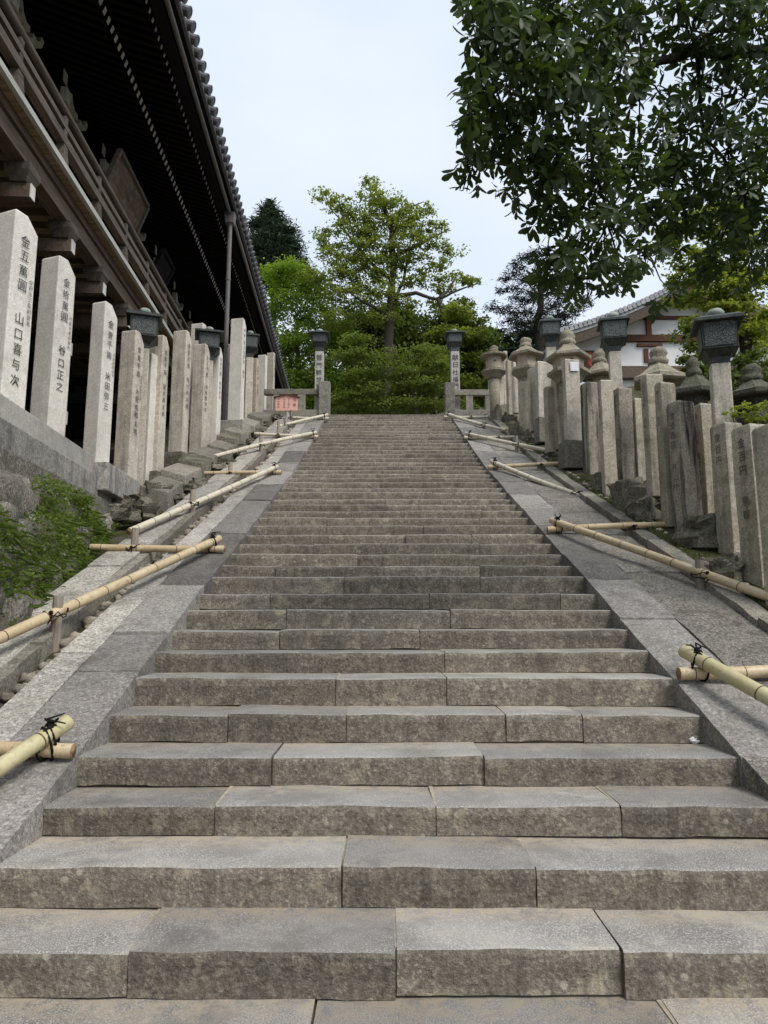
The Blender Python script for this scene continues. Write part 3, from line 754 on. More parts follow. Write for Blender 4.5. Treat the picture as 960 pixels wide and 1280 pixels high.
for (px, tp, bt, a, X), lb in zip(((651, 455, 512, .1, 3.35), (643, 449, 512, .17, 3.25), (636, 449, 514, .14, 3.2), (631, 438, 510, .1, 3.3), (625, 446, 512, .12, 3.15), (618, 458, 512, .14, 3.05), (613, 453, 510, .1, 3.1)), FARL):
    rpil(px, tp, bt, a, .12, M['pillar_mid'] if a != .14 else PR, lb, None, X=X)
# paper label on the tall pale post
c = onX(710, 552, 3.22); p = onY(711, 448, c.y-.03)
tag(MB().box((p.x+.1, c.y-.012, p.z-.14), (.15, .006, .17), math.radians(4)).build('paper_label', M['paper'], base=(p.x+.1, c.y-.012, p.z-.22)), 'blank white paper label stuck on the pale post', 'label')
# mossy and bare rocks along the right
for px, py, s_, hh, mt, lb in ((792, 628, .34, .4, mr, 'mossy rock under the streaked posts'),
        (884, 674, .36, .34, mr, 'large mossy rock under the crisp lettered post'), (916, 712, .2, .2, mr, 'knobbly stone at the foot of the worn lettered post'),
        (758, 606, .25, .3, mr, 'dark mossy stone behind the faintly lettered post'), (643, 540, .32, .3, dark, 'dark block at the bottom of the rock pile'), (642, 522, .3, .3, dark, 'square stone with a pale chip in the rock pile'), (645, 508, .25, .22, dark, 'round dark stone topping the rock pile'),
        (626, 520, .28, .5, dark, 'upright boulder beside the low stone fence'), (614, 510, .3, .5, dark, 'boulder leaning on the low stone fence'), (657, 542, .3, .3, dark, 'sloping rock in front of the low rounded post'), (812, 640, .3, .25, mr, 'mossy stone between the streaked post and the rock')):
    p = onS(px, py, .16); 
    if p.x < XR+1.2: p.x = XR+1.25
    gz = G(p.x, p.y)
    if py < 525: gz = p.z-hh*.4
    tag(boulder((p.x, p.y+.1, gz+hh*.35), (s_*1.1, s_*1.1, hh), .55, U(0, 1), 2.1, 14, 10).jitter(.02, 9).build('boulder', mt, base=(p.x, p.y+.1, gz)), lb, 'rock')

# ------------------------------------------------------------------ bronze lanterns on stone posts
def bronze_lantern(label, c, zg, zeave, wb=.42, hb=.3, eave=.6, post=.24, postmat=None, yaw=0.0, frus=.24, text=None, grp='bronze lanterns on stone posts'):
    x, y = c; root = empty('bronze_lantern', (x, y, zg)); tag(root, label, 'lantern', grp)
    q2 = math.sqrt(2); r4 = math.pi/4+yaw
    zb = zeave-.02-hb; zp = zb-frus
    MB().box((x, y, (zg-.1+zp)/2), (post, post, zp-zg+.1), yaw, 0, .97).build('post', postmat or M['pillar_mid'], root, bevel=.01)
    MB().lathe([(post*.62*q2/1.0*.8, 0), (post*.5*q2, frus*.45), (wb*.44*q2, frus*.93), (wb*.52*q2, frus)], 4, (x, y, zp), r4).build('bracket', M['bronze'], root)
    bd = MB().lathe([(wb*.455*q2, 0), (wb*.5*q2, hb)], 4, (x, y, zb), r4).build('body', M['bronze'], root)
    for i in range(4):                           # pierced panels set into the body
        t = yaw+i*math.pi/2; nx, ny = math.sin(t), -math.cos(t); rx, ry = math.cos(t), math.sin(t)
        def pt(u, v, d):
            rad = wb*(.455+.045*v)+d; return (x+nx*rad+rx*u*rad*.84, y+ny*rad+ry*u*rad*.84, zb+hb*v)
        pv = [pt(-1, .1, -.01), pt(1, .1, -.01), pt(1, .9, -.01), pt(-1, .9, -.01), pt(-1, .1, .008), pt(1, .1, .008), pt(1, .9, .008), pt(-1, .9, .008)]
        MB().add(pv, [(4,5,6,7),(0,1,5,4),(1,2,6,5),(2,3,7,6),(3,0,4,7)]).build('fret_panel', M['fretwork'], bd)
    rf = MB().lathe([(eave*.46*q2, -.05), (eave*.5*q2, -.045), (eave*.5*q2, -.012), (eave*.36*q2, .03), (eave*.18*q2, .06), (.05, .075)], 4, (x, y, zeave), r4).build('roof', M['bronze'], root)
    MB().lathe([(.05, 0), (.085, .02), (.095, .055), (.07, .09), (.02, .11)], 12, (x, y, zeave+.06), 0).build('knob', M['verdigris'], rf, smooth=True)
    if text:
        column(root, text, (x-math.sin(-yaw)*0, y-post/2-.004, zp-.12), (1,0,0), (0,0,1), (0,-1,0), post*.72, post*.86, M['ink'])
    return root
wp = M['coping']
yT = YTOP+.55
for px, lb, tx, ln in ((400, 'bronze lantern on a lettered white post at the stair head, hall side', '普門観世音', 0), (568, 'bronze lantern on a lettered white post at the stair head, plastered building side', '献日社福門', 0)):
    p = onY(px, 418, yT); zg = ZTOP
    bronze_lantern(lb, (p.x, yT), zg, p.z, .43, .3, .58, .26, M['coping'], 0, .25, tx)
for px, yE, w_, lb, kw in ((895, 404, 7.9, 'large bronze lantern with a broad flat roof above the lettered posts', dict(wb=.365, hb=.33, eave=.50, post=.20, yaw=-.30, frus=.14)),
                           (766, 403, 11.6, 'bronze lantern on a post in front of the white plaster gable', dict(wb=.39, hb=.32, eave=.48, post=.19, yaw=-.22, frus=.18)),
                           (687, 404, 15.6, 'bronze lantern between the two stone lanterns, dark tree behind', dict(wb=.4, hb=.32, eave=.48, post=.22, yaw=-.12)),
                           (181, 398, 11.3, 'bronze lantern with pierced panels under the hall veranda rail', dict(wb=.42, hb=.34, eave=.54, post=.2, yaw=.32, frus=.16)),
                           (262, 418, 15.6, 'bronze lantern in front of the pale chamfered pillar', dict(wb=.45, hb=.36, eave=.62, post=.2, yaw=.26)),
                           (313, 421, 19.6, 'bronze lantern peeping out behind the tall smooth pillar', dict(wb=.42, hb=.36, eave=.5, post=.2, yaw=.2))):
    p = P(px, yE, w_); bronze_lantern(lb, (p.x, p.y), G(p.x, p.y), p.z, **kw)

# ------------------------------------------------------------------ stone lanterns
def toro(label, px, w_, ytop, yeave, ybox0, ybox1, capw, boxw, n, mat, boxmat, plat=1.25, rot=0.0):
    p = P(px, yeave, w_); k = w_/F; x, y = p.x, p.y; zg = G(x, y)
    ze = p.z; zt = topz(px, ytop, y); zb1 = topz(px, ybox0, y); zb0 = topz(px, ybox1, y); R_ = capw*k/2; rb = boxw*k/2
    root = empty('stone_lantern', (x, y, zg)); tag(root, label, 'lantern', 'stone lanterns behind the posts')
    hc = zt-ze; r = .16*R_+.05
    cap = MB().lathe([(rb*.9, -.04), (R_*.93, -.05), (R_*1.0, -.03), (R_*1.0, .02), (R_*.74, hc*.14), (R_*.45, hc*.33), (R_*.3, hc*.47)], n, (x, y, ze), rot).jitter(.02, 4).build('cap', mat, root)
    MB().lathe([(R_*.34, hc*.42), (R_*.37, hc*.54), (R_*.31, hc*.60), (R_*.28, hc*.66), (R_*.33, hc*.74), (R_*.29, hc*.84), (R_*.14, hc*.95), (.01, hc)], 10, (x, y, ze), rot).jitter(.03, 7).build('finial', mat, cap, smooth=True)
    fb = MB().lathe([(rb, zb0-zb1), (rb, .03)], n, (x, y, zb1), rot).build('firebox', boxmat, root, bevel=.008)
    hy = y-rb*math.cos(math.pi/n)-.004
    MB().lathe([(.022, -.012), (.022, .0)], 10, (0, 0, 0)).build('hole_disc', M['ink'], fb)  # solid black disc, its colour stands for the dark of the opening
    o = fb.children[0]
    me = o.data
    for v in me.vertices:
        q = Vector(v.co)+WL[fb.name]; v.co = Vector((x+q.x, hy+q.z, (zb0+zb1)/2+.02+q.y))-WL[fb.name]
    MB().lathe([(rb*.8, -.22), (rb*plat*.9, -.14), (rb*plat*1.25, -.06), (rb*plat*1.25, 0), (rb*1.1, .004)], n, (x, y, zb0), rot).jitter(.01, 4).build('platform', mat, root)
    MB().lathe([(rb*.62, zg-.1-zb0+.2), (rb*.6, (zg-zb0)*.5), (rb*.7, .0)], 10, (x, y, zb0-.2), rot).build('shaft', mat, root, smooth=True)
    return root
T, TD, FB = M['toro'], M['toro_dark'], M['firebox']
toro('stone lantern with a round mushroom cap near the low fence', 617, 19.3, 432, 446, 446, 464, 34, 20, 16, T, FB)
toro('stone lantern with a peaked cap and knob between slim posts', 657, 16.6, 421, 445, 444, 462, 44, 26, 6, T, FB, 1.2, math.pi/6)
toro('big hexagonal stone lantern with a tan firebox above the posts', 710, 13.4, 412, 448, 447, 465, 56, 38, 6, T, FB, 1.12, math.pi/6+.3)
toro('stone lantern with a stacked finial in front of the plaster gable', 824, 10.3, 432, 476, 478, 500, 68, 30, 6, T, T, 1.2, .2)
toro('mossy dark stone lantern right behind the large bronze lantern', 868, 9.3, 445, 492, 496, 520, 60, 30, 6, TD, TD, 1.2, .4)
toro('mossy dark stone lantern at the picture edge above the bright shrub', 942, 9.0, 455, 494, 498, 520, 66, 32, 6, TD, TD, 1.2, .1)
toro('low grey stone lantern half hidden behind the gable side bronze lantern', 750, 13.5, 436, 470, 472, 490, 50, 24, 6, T, T, 1.2, .5)

# ------------------------------------------------------------------ low stone fences at the head of the stairs
yF = YTOP+.25
def fence(label, pxs, py_top, py_base, endpost, mids):
    a, b = pxs; zt = topz(a, py_top, yF); zb = ZTOP-.02
    xa, xb = onY(a, 500, yF).x, onY(b, 500, yF).x
    root = empty('stone_fence', ((xa+xb)/2, yF, zb)); tag(root, label, 'fence', 'low stone fences at the stair head')
    L = xb-xa
    MB().box(((xa+xb)/2, yF, zt-.085), (L, .16, .17)).jitter(.01, 3).build('rail', M['kerb'], root, bevel=.012)
    MB().box(((xa+xb)/2, yF, zb+.09), (L, .26, .22)).jitter(.012, 3).build('base_rail', M['kerb'], root, bevel=.012)
    for m0, m1 in mids:
        x0, x1 = onY(m0, 500, yF).x, onY(m1, 500, yF).x
        MB().box(((x0+x1)/2, yF, (zt-.17+zb+.2)/2), (x1-x0, .14, zt-.17-zb-.19)).jitter(.01, 3).build('post', M['kerb'], root, bevel=.01)
    e0, e1, et = endpost; x0, x1 = onY(e0, 500, yF).x, onY(e1, 500, yF).x; ze = topz(e0, et, yF)
    MB().box(((x0+x1)/2, yF-.04, (ze+zb)/2-.1), (x1-x0, .3, ze-zb+.2)).jitter(.008, 3).build('end_post', M['slab_right'], root, bevel=.012)
fence('low stone fence at the stair head behind the pink notice', (330, 402), 487, 510, (399, 413, 479), ((372, 382), (342, 349)))
fence('low stone fence at the stair head beside the boulders', (567, 622), 488, 512, (556, 568, 480), ((582, 591), (606, 620)))

# ------------------------------------------------------------------ bamboo barriers
def bamboo_geo(a, b, r, mat_i=0, off=.1):
    a = Vector(a); b = Vector(b); L = (b-a).length; d = (b-a)/L
    ts, rs, mi = [], [], []
    def push(t, k, m_): ts.append(t); rs.append(r*k); mi.append(m_)
    push(.03, .68, 2); push(0, .70, 2); push(0.0005, .97, 2); push(.004, 1, 0)
    t = off
    while t < L-.06:
        push(t-.012, 1.0, 0); push(t-.005, 1.04, 1); push(t+.003, .99, 0); push(t+.012, 1.02, 0); push(t+.03, 1.0, 0); t += U(.3, .44)
    push(L-.004, 1, 2); push(L-.0005, .97, 2); push(L, .70, 2); push(L-.03, .68, 2)
    bow = U(-.012, .012)*L
    m = MB(); m.tube([a+d*q+Vector((0,0,1))*bow*math.sin(math.pi*q/L) for q in ts], rs, 14, mis=mi)
    m.m[-1] = 2; m.m[-2] = 2
    return m
def cordloop(c, d, h, wd, n=14, r=.006):
    """closed loop of cord about point c in the plane square to direction d"""
    d = Vector(d).normalized(); s_ = d.cross(Vector((0,0,1))).normalized(); u = s_.cross(d)
    return [Vector(c)+s_*math.cos(t)*wd+u*math.sin(t)*h for t in [2*math.pi*i/n for i in range(n+1)]]
def tie(root, c, d1, d2, r1, gapz):
    m = MB(); c = Vector(c)
    for k in range(4):
        d = (Vector(d1)*(1 if k % 2 else .55)+Vector(d2)*(.5 if k % 2 else -1)).normalized()
        m.tube(cordloop(c+Vector(d1)*U(-.02,.02), d, r1*2.08+gapz, r1*1.25), .0065, 6)
    t = c+Vector((0,0,r1*2.1+gapz)); m.sphere(t, .022, 8, 5)
    for k in range(3): m.tube([t, t+Vector((U(-.05,.05), U(-.04,.04), U(.02,.05))), t+Vector((U(-.09,.09), U(-.06,.06), U(.0,.07)))], [.007,.006,.004], 5)
    m.build('rope_tie', M['cord'], root, smooth=True)
def stake_geo(px, y0, y1, wd=.075, e=-.1):
    b = onS(px, y1, e); zt = topz(px, y0, b.y); return b, zt
def barrier(label, tip, ctip, dst, cross_out, cst, r=.041, ext=.6, mat='bamboo', cmat='bamboo', ddir=None, group='bamboo barriers on the sloping slabs', swap=False):
    rc = r*.88
    C = onS(ctip[0], ctip[1], rc+.012)                # inner end of the cross pole, lying on the slab
    sgn = 1 if C.x > 0 else -1
    O = onY(cross_out[0], cross_out[1], C.y)
    root = empty('bamboo_barrier', (C.x, C.y, S(C.y))); tag(root, label, 'barrier', group)
    O.z = max(O.z, S(O.y)+rc*.6)
    A = C+(O-C).normalized()*.13; A = A+Vector((0, 0, rc+r))      # the long pole rests on the cross pole here
    if dst:
        b, zt = stake_geo(*dst[:3]); q = onY(dst[0], dst[3], b.y-.03)
        dvec = (q-A); Ld = dvec.length; dn = dvec/Ld
    else:
        dn = ddir; Ld = 1.6
    root['dd'] = tuple(dn); del root['dd']
    T0 = A-dn*.13; E = A+dn*(Ld+ext)
    bamboo_geo(T0, E, r, off=U(.05, .25)).build('long_pole', [M[mat], M['bamboo_node'], M['bamboo_in']], root, smooth=True)
    bamboo_geo(C, O, rc, off=.1).build('cross_pole', [M[cmat], M['bamboo_node'], M['bamboo_in']], root, smooth=True)
    tie(root, A-Vector((0,0,rc)), dn, (O-C).normalized(), r, .0)
    for st, pole_r in ((dst, r), (cst, rc)):
        if not st: continue
        b, zt = stake_geo(*st[:3])
        if st is cst:
            b.y = C.y+rc+.035; zt = topz(st[0], st[1], b.y); b.z = S(b.y)-.16; b.x = (st[0]-480)/F*(b.y*CP+(C.z-CZ)*SP)
        m = MB().tube([(b.x, b.y, b.z-.1), (b.x+U(-.006,.006), b.y, (b.z+zt)/2), (b.x, b.y, zt)], [.044, .041, .038], 10)
        m.build('stake', M['stake'], root)
        hz = q.z if st is dst else C.z+(O.z-C.z)*abs((b.x-C.x)/(O.x-C.x))
        k = MB()
        for j in range(2): k.tube([Vector((b.x, b.y-.03, hz+U(-.03, .03)))+Vector((math.cos(t)*.085, math.sin(t)*.095, math.sin(t+j)*.02)) for t in [2*math.pi*i/14 for i in range(15)]], .005, 5)
        k.sphere((b.x+.01, b.y-.125, hz), .018, 7, 5)
        k.tube([(b.x+.01, b.y-.125, hz), (b.x+.02, b.y-.135, hz-.05), (b.x-.01, b.y-.13, hz-.085)], .005, 5)
        k.build('rope_tie', M['cord'], root, smooth=True)
    return dn
dl = barrier('bamboo barrier tied to two stakes beside the wall greenery', (278, 680), (281, 686), (69, 745, 806, 766), (113, 684), (168, 660, 705), ext=1.0)
barrier('bamboo barrier with a long bleached pole just above the loose rocks', (352, 582), (352, 590), (240, 612, 650, 630), (246, 597), (288, 578, 604), ext=1.5, mat='bamboo_grey')
barrier('bleached bamboo barrier below the pink notice board', (397, 541), (398, 546), (326, 545, 571, 557), (318, 542), (348, 527, 553), ext=1.6, mat='bamboo_grey', cmat='bamboo_grey')
barrier('bleached bamboo barrier right at the stair head beneath the notice', (411, 518), (411, 523), (356, 522, 536, 531), (366, 522), (364, 513, 530), ext=.3, mat='bamboo_grey', cmat='bamboo_grey')
dr = barrier('bamboo barrier whose straight pole passes a split grey stake by the mossy rocks', (688, 656), (684, 662), (877, 700, 745, 717), (846, 656), (787, 652, 678), ext=1.3)
barrier('bamboo barrier whose cross pole points at the dark streaked posts', (612, 577), (610, 584), (721, 610, 626, 616), (728, 578), (674, 569, 588), ext=.9, mat='bamboo_grey')
barrier('thick bleached bamboo barrier with a tall stake beside the rock pile', (582, 541), (580, 547), (646, 545, 569, 555), (647, 546), (622, 541, 553), ext=1.1, mat='bamboo_grey', cmat='bamboo_grey')
barrier('bleached bamboo barrier at the stair head by the low fence and boulders', (556, 518), (555, 521), (605, 527, 539, 530), (610, 521), (588, 517, 525), ext=1.0, mat='bamboo_grey', cmat='bamboo_grey')
def near_dir(A_px, B_px, wA, wB): return (P(*B_px, wB)-P(*A_px, wA)).normalized()
C0 = onS(92, 939, .05); wL = C0.y*CP+(C0.z-CZ)*SP
barrier('greenish bamboo barrier lashed at the slab beside the lowest steps, hall side', (75, 911), (92, 939), None, (-60, 936), None, mat='bamboo_green', ddir=near_dir((66, 920), (-40, 994), wL, wL-.45), r=.043)
C1 = onS(848, 842, .05); wR = C1.y*CP+(C1.z-CZ)*SP
barrier('greenish bamboo barrier lashed on the mottled slab near the white tissue', (857, 820), (848, 842), None, (1040, 834), None, mat='bamboo_green', ddir=near_dir((866, 828), (1000, 908), wR, wR-.75), r=.046)

# ------------------------------------------------------------------ pink notice board
p = onY(358, 520, YTOP-.9); nb = empty('notice_board', (p.x, p.y, S(p.y)-.1)); tag(nb, 'pink notice board on a wooden post below the stair head', 'sign')
k = (p.y*CP)/F*1.05
zt, zl = topz(358, 496, p.y), topz(358, 513.5, p.y)
w2 = 13.6*k; yb = p.y
m = MB(); pr = [(-w2, zl), (w2, zl), (w2*1.02, zt-.03), (0, zt+.035), (-w2*1.02, zt-.03)]
m.v = [(p.x+a, yb-.02, b) for a, b in pr]+[(p.x+a, yb+.02, b) for a, b in pr]
m.f = [(0,1,2,3,4), (9,8,7,6,5)]+[(i, (i+1) % 5, 5+(i+1) % 5, 5+i) for i in range(5)]; m.m = [0]*7
m.build('board', M['pink'], nb)
m = MB()
for sg in (-1, 1): m.beam((p.x, yb-.01, zt+.05), (p.x+sg*w2*1.2, yb-.01, zt-.025), .1, .03)
m.build('roof_strip', M['redwood'], nb)
MB().tube([(p.x+.02, yb+.05, S(yb)-.25), (p.x+.02, yb+.05, zl+.2)], .055, 10).build('post', M['wood_pale'], nb)
for i, (dx, s_, n_) in enumerate(((-.22, 'お寺境内', 4), (-.06, '石段危険', 4), (.06, '立入禁止', 4), (.22, '注意', 2))):
    column(nb, s_, (p.x+dx, yb-.022, zt-.045), (1,0,0), (0,0,1), (0,-1,0), .062 if n_ == 4 else .1, .075 if n_ == 4 else .15, M['ink_grey'], 'lettering')

# ------------------------------------------------------------------ crumpled tissue on a step
y_ = RY[5]-.08
q = onZ(880, 929, RZ[5]); q.x = min(q.x, XR-.06); m = MB().sphere((0,0,0), .028, 14, 10, .8); m.jitter(.012, 60); m.jitter(.012, 25)
m.v = [(a+q.x, b+q.y, c+q.z+.018) for a, b, c in m.v]+[]
m.tube([(q.x+.015, q.y, q.z+.01), (q.x+.035, q.y-.004, q.z+.012)], [.012, .009], 8)
tag(m.build('crumpled_tissue', M['paper'], base=(q.x, q.y, q.z)), 'crumpled white tissue lying on a step by the side slab', 'tissue')

# ------------------------------------------------------------------ temple hall on the left
_n = math.hypot(1, .048); BD = Vector((-.048/_n, 1/_n, 0)); BN = Vector((1/_n, .048/_n, 0)); BO = Vector((-4.3, 7.6, 0))
def B(s, t, z): v = BO+BD*s+BN*t; return Vector((v.x, v.y, CZ+z))
hall = empty('temple_hall', (B(8, -2, 0).x, B(8, -2, 0).y, ZT)); tag(hall, 'dark timber temple hall with raised veranda and deep tiled eaves', 'building')
S0, S1, ZV = -5.5, 25.0, 6.08
def hb(name, mat, a, b, wd, ht, parent=None, bevel=0): return MB().beam(a, b, wd, ht).build(name, mat, parent or hall, bevel=bevel)
# veranda
MB().hexa([B(S0,-2.8,ZV), B(S0,-.03,ZV), B(S1,-.03,ZV), B(S1,-2.8,ZV), B(S0,-2.8,ZV+.07), B(S0,-.03,ZV+.07), B(S1,-.03,ZV+.07), B(S1,-2.8,ZV+.07)]).build('veranda_deck', M['wood_floor'], hall)
s = S0
while s < S1-.1:
    e = min(S1, s+3.9); hb('edge_board', M['wood_pale'], B(s+.004, .0, ZV+.02), B(e-.004, .0, ZV+.02), .06, .085); s = e
jm = MB().beam(B(0, -2.75, ZV-.085), B(0, -.3, ZV-.085), .15, .16); jme = bpy.data.meshes.new('joist'); jme.from_pydata([tuple(Vector(v)-B(0,0,0)) for v in jm.v], [], jm.f); jme.materials.append(M['wood_floor'])
s = S0+.2
while s < S1: place(jme, 'joist', hall, B(s, 0, 0)); s += .36
for t, z, w_ in ((-.28, ZV-.28, .2), (-1.5, ZV-.28, .2)): hb('girder', M['wood_beam'], B(S0, t, z), B(S1, t, z), w_, .22)
bs = [.72+1.34*i for i in range(-4, 18)]
for i, s in enumerate(bs):
    bk_ = MB()
    a, b = .10, .16
    bk_.hexa([B(s-a, -.28-a, ZV-.62), B(s-a, -.28+a, ZV-.62), B(s+a, -.28+a, ZV-.62), B(s+a, -.28-a, ZV-.62), B(s-b, -.28-b, ZV-.49), B(s-b, -.28+b, ZV-.49), B(s+b, -.28+b, ZV-.49), B(s+b, -.28-b, ZV-.49)])
    bk_.hexa([B(s-b, -.28-b, ZV-.49), B(s-b, -.28+b, ZV-.49), B(s+b, -.28+b, ZV-.49), B(s+b, -.28-b, ZV-.49), B(s-b, -.28-b, ZV-.392), B(s-b, -.28+b, ZV-.392), B(s+b, -.28+b, ZV-.392), B(s+b, -.28-b, ZV-.392)])
    br = bk_.build('bearing_block', M['wood_rail'], hall)
    ar = hb('bracket_arm', M['wood_beam'], B(s, -2.6, ZV-.72), B(s, -.14, ZV-.72), .13, .19)
    hb('arm_end', M['white_end'], B(s, -.14, ZV-.72), B(s, -.128, ZV-.72), .125, .185, ar)
    if i % 2 == 0:
        co = MB().tube([B(s, -1.0, ZT-CZ-.2), B(s, -1.0, ZV-.4)], .17, 12).build('veranda_post', M['wood_black'], hall, smooth=True)
        for zz in (-1.75, -2.9): 
            tb = hb('tie_beam', M['wood_black'], B(s, -2.7, ZV+zz), B(s, -.62, ZV+zz), .12, .22)
            hb('tie_beam_end', M['white_end'], B(s, -.62, ZV+zz), B(s, -.608, ZV+zz), .115, .21, tb)
    # railing post
    s2 = s+.55
    MB().hexa([B(s2-.09, -.12, ZV+.07), B(s2-.09, .02, ZV+.07), B(s2+.09, .02, ZV+.07), B(s2+.09, -.12, ZV+.07), B(s2-.06, -.1, ZV+.34), B(s2-.06, 0, ZV+.34), B(s2+.06, 0, ZV+.34), B(s2+.06, -.1, ZV+.34)]).build('railing_post', M['wood_rail'], hall)
    MB().box(B(s2, -.05, ZV+.60), (.08, .08, .32)).build('railing_post', M['wood_rail'], hall)
hb('lower_rail', M['wood_rail'], B(S0, -.05, ZV+.40), B(S1, -.05, ZV+.40), .12, .12)
hb('middle_rail', M['wood_rail'], B(S0, -.05, ZV+.615), B(S1, -.05, ZV+.615), .09, .08)
MB().tube([B(S0, -.05, ZV+.86), B(S1, -.05, ZV+.86)], .055, 10).build('top_rail', M['wood_rail'], hall, smooth=True)
# wall and columns behind the veranda, dark lower storey
MB().hexa([B(S0,-3.2,ZT-CZ-.3), B(S0,-2.75,ZT-CZ-.3), B(S1,-2.75,ZT-CZ-.3), B(S1,-3.2,ZT-CZ-.3), B(S0,-3.2,11.4), B(S0,-2.75,11.4), B(S1,-2.75,11.4), B(S1,-3.2,11.4)]).build('wall', M['wood_black'], hall)
for i, s in enumerate(bs):
    if i % 2: MB().tube([B(s, -2.7, ZV+.06), B(s, -2.7, 10.6)], .18, 12).build('column', M['wood_black'], hall, smooth=True)
# eaves: two tiers of rafters with whitewashed ends
def rafter_mesh(name, t0, z0, t1, z1, wd, ht):
    m = MB().beam(B(0, t1, z1), B(0, t0, z0), wd, ht); me = bpy.data.meshes.new(name); me.from_pydata([tuple(Vector(v)-B(0,0,0)) for v in m.v], [], m.f); me.materials.append(M['wood_black'])
    d = (B(0, t0, z0)-B(0, t1, z1)).normalized()
    e = MB().beam(B(0, t0, z0), B(0, t0, z0)+d*.006, wd*.96, ht*.96); em = bpy.data.meshes.new('rafter_end'); em.from_pydata([tuple(Vector(v)-B(0,0,0)) for v in e.v], [], e.f); em.materials.append(M['white_end'])
    return me, em
ro, eo = rafter_mesh('flying_rafter', .55, 9.97, -.9, 10.40, .06, .075)
ri, ei = rafter_mesh('base_rafter', -.18, 9.93, -2.9, 10.95, .085, .115)
s = -1.0
while s < S1-.3:
    for me, em, nm in ((ro, eo, 'flying_rafter'), (ri, ei, 'base_rafter')):
        r = place(me, nm, hall, B(s, 0, 0))
        e = bpy.data.objects.new('rafter_end', em); COL.objects.link(e); e.parent = r
    s += .188
MB().hexa([B(S0,-3.2,11.1), B(S0,.98,10.06), B(S1,.98,10.06), B(S1,-3.2,11.1), B(S0,-3.2,11.3), B(S0,.98,10.12), B(S1,.98,10.12), B(S1,-3.2,11.3)]).build('eave_boarding', M['wood_black'], hall)
hb('eave_beam', M['wood_black'], B(S0, .70, 10.0), B(S1, .70, 10.0), .16, .14)
hb('eave_edge', M['tile'], B(S0, .99, 10.14), B(S1, .99, 10.14), .1, .12)
roof = MB().hexa([B(S0,-9,14.6), B(S0,1.03,10.13), B(S1,1.03,10.13), B(S1,-9,14.6), B(S0,-9,14.8), B(S0,1.03,10.2), B(S1,1.03,10.2), B(S1,-9,14.8)]).build('roof', M['tile'], hall)
tm = MB().tube([B(0, 1.12, 10.2), B(0, -8.5, 14.55)], .088, 12)
tme = bpy.data.meshes.new('cover_tile_row'); tme.from_pydata([tuple(Vector(v)-B(0,0,0)) for v in tm.v], [], tm.f); tme.materials.append(M['tile'])
em = MB().lathe([(.098, 0), (.098, .03), (.075, .035), (.07, .026), (.03, .03), (.001, .03)], 14, (0,0,0)); 
tdir = (B(0, 1.12, 10.2)-B(0, -8.5, 14.55)).normalized(); qr = tdir.to_track_quat('Z', 'Y').to_matrix()
eme = bpy.data.meshes.new('tile_end'); eme.from_pydata([tuple(qr @ Vector(v)+(B(0, 1.12, 10.2)-B(0,0,0))) for v in em.v], [], em.f); eme.materials.append(M['tile'])
s = S0+.1
while s < S1:
    r = place(tme, 'cover_tile_row', roof, B(s, 0, 0)); 
    e = bpy.data.objects.new('tile_end', eme); COL.objects.link(e); e.parent = hall; e.location = B(s, 0, 0)-WL[hall.name]
    s += .30
dp = onZ(293, 268, CZ+9.95); sdp = (Vector((dp.x, dp.y, 0))-BO).dot(BD)
MB().tube([B(S0, .88, 9.98), B(sdp, .90, 9.92)], .045, 8).build('gutter', M['gutter'], hall, smooth=True)
MB().tube([B(sdp+.2, .92, 9.98), B(S1, .95, 9.96)], .045, 8).build('gutter', M['gutter'], hall, smooth=True)
g_ = B(sdp, .90, 0)
dpo = MB().tube([(g_.x, g_.y, ZT+.3), (g_.x, g_.y, CZ+9.7)], .055, 10)
dpo.box((g_.x, g_.y, CZ+9.82), (.2, .2, .26), 0, 0, 1.25)
for z in (4.5, 6.5, 8.2): dpo.tube([(g_.x, g_.y, CZ+z), (g_.x, g_.y, CZ+z+.05)], .065, 10)
dpo.build('downpipe', M['gutter'], hall)
# carved bracket ends under the eaves
hb('fascia', M['wood_beam'], B(S0, -.2, ZV-.06), B(S1, -.2, ZV-.06), .1, .16)
for i, s in enumerate([4.7+2.15*j for j in range(-2, 9)]):
    a = hb('bracket', M['wood_black'], B(s, -2.7, 10.16), B(s, -1.6, 10.16), .2, .26)
    hb('bracket_end', M['bracket_end'], B(s, -1.6, 10.28), B(s, -1.585, 10.28), .17, .24, a)
    MB().hexa([B(s-.085,-1.62,9.76), B(s-.085,-1.5,9.72), B(s+.085,-1.5,9.72), B(s+.085,-1.62,9.76), B(s-.11,-1.62,10.00), B(s-.11,-1.5,10.00), B(s+.11,-1.5,10.00), B(s+.11,-1.62,10.00)]).build('bracket_end', M['bracket_end'], a)
    c = hb('bracket', M['wood_black'], B(s+.75, -2.7, 10.04), B(s+.75, -1.7, 10.04), .14, .2)
    for sg in (-1, 1):
        pts = [B(s+.75+sg*.06, -1.66, 9.96), B(s+.75+sg*.22, -1.66, 9.94), B(s+.75+sg*.36, -1.66, 10.04), B(s+.75+sg*.42, -1.66, 10.20)]
        mm = MB()
        for u_, v_ in zip(pts[:-1], pts[1:]): mm.beam(u_, v_, .1, .13, up=tuple(BN))
        mm.build('bracket_end', M['bracket_end'], c)
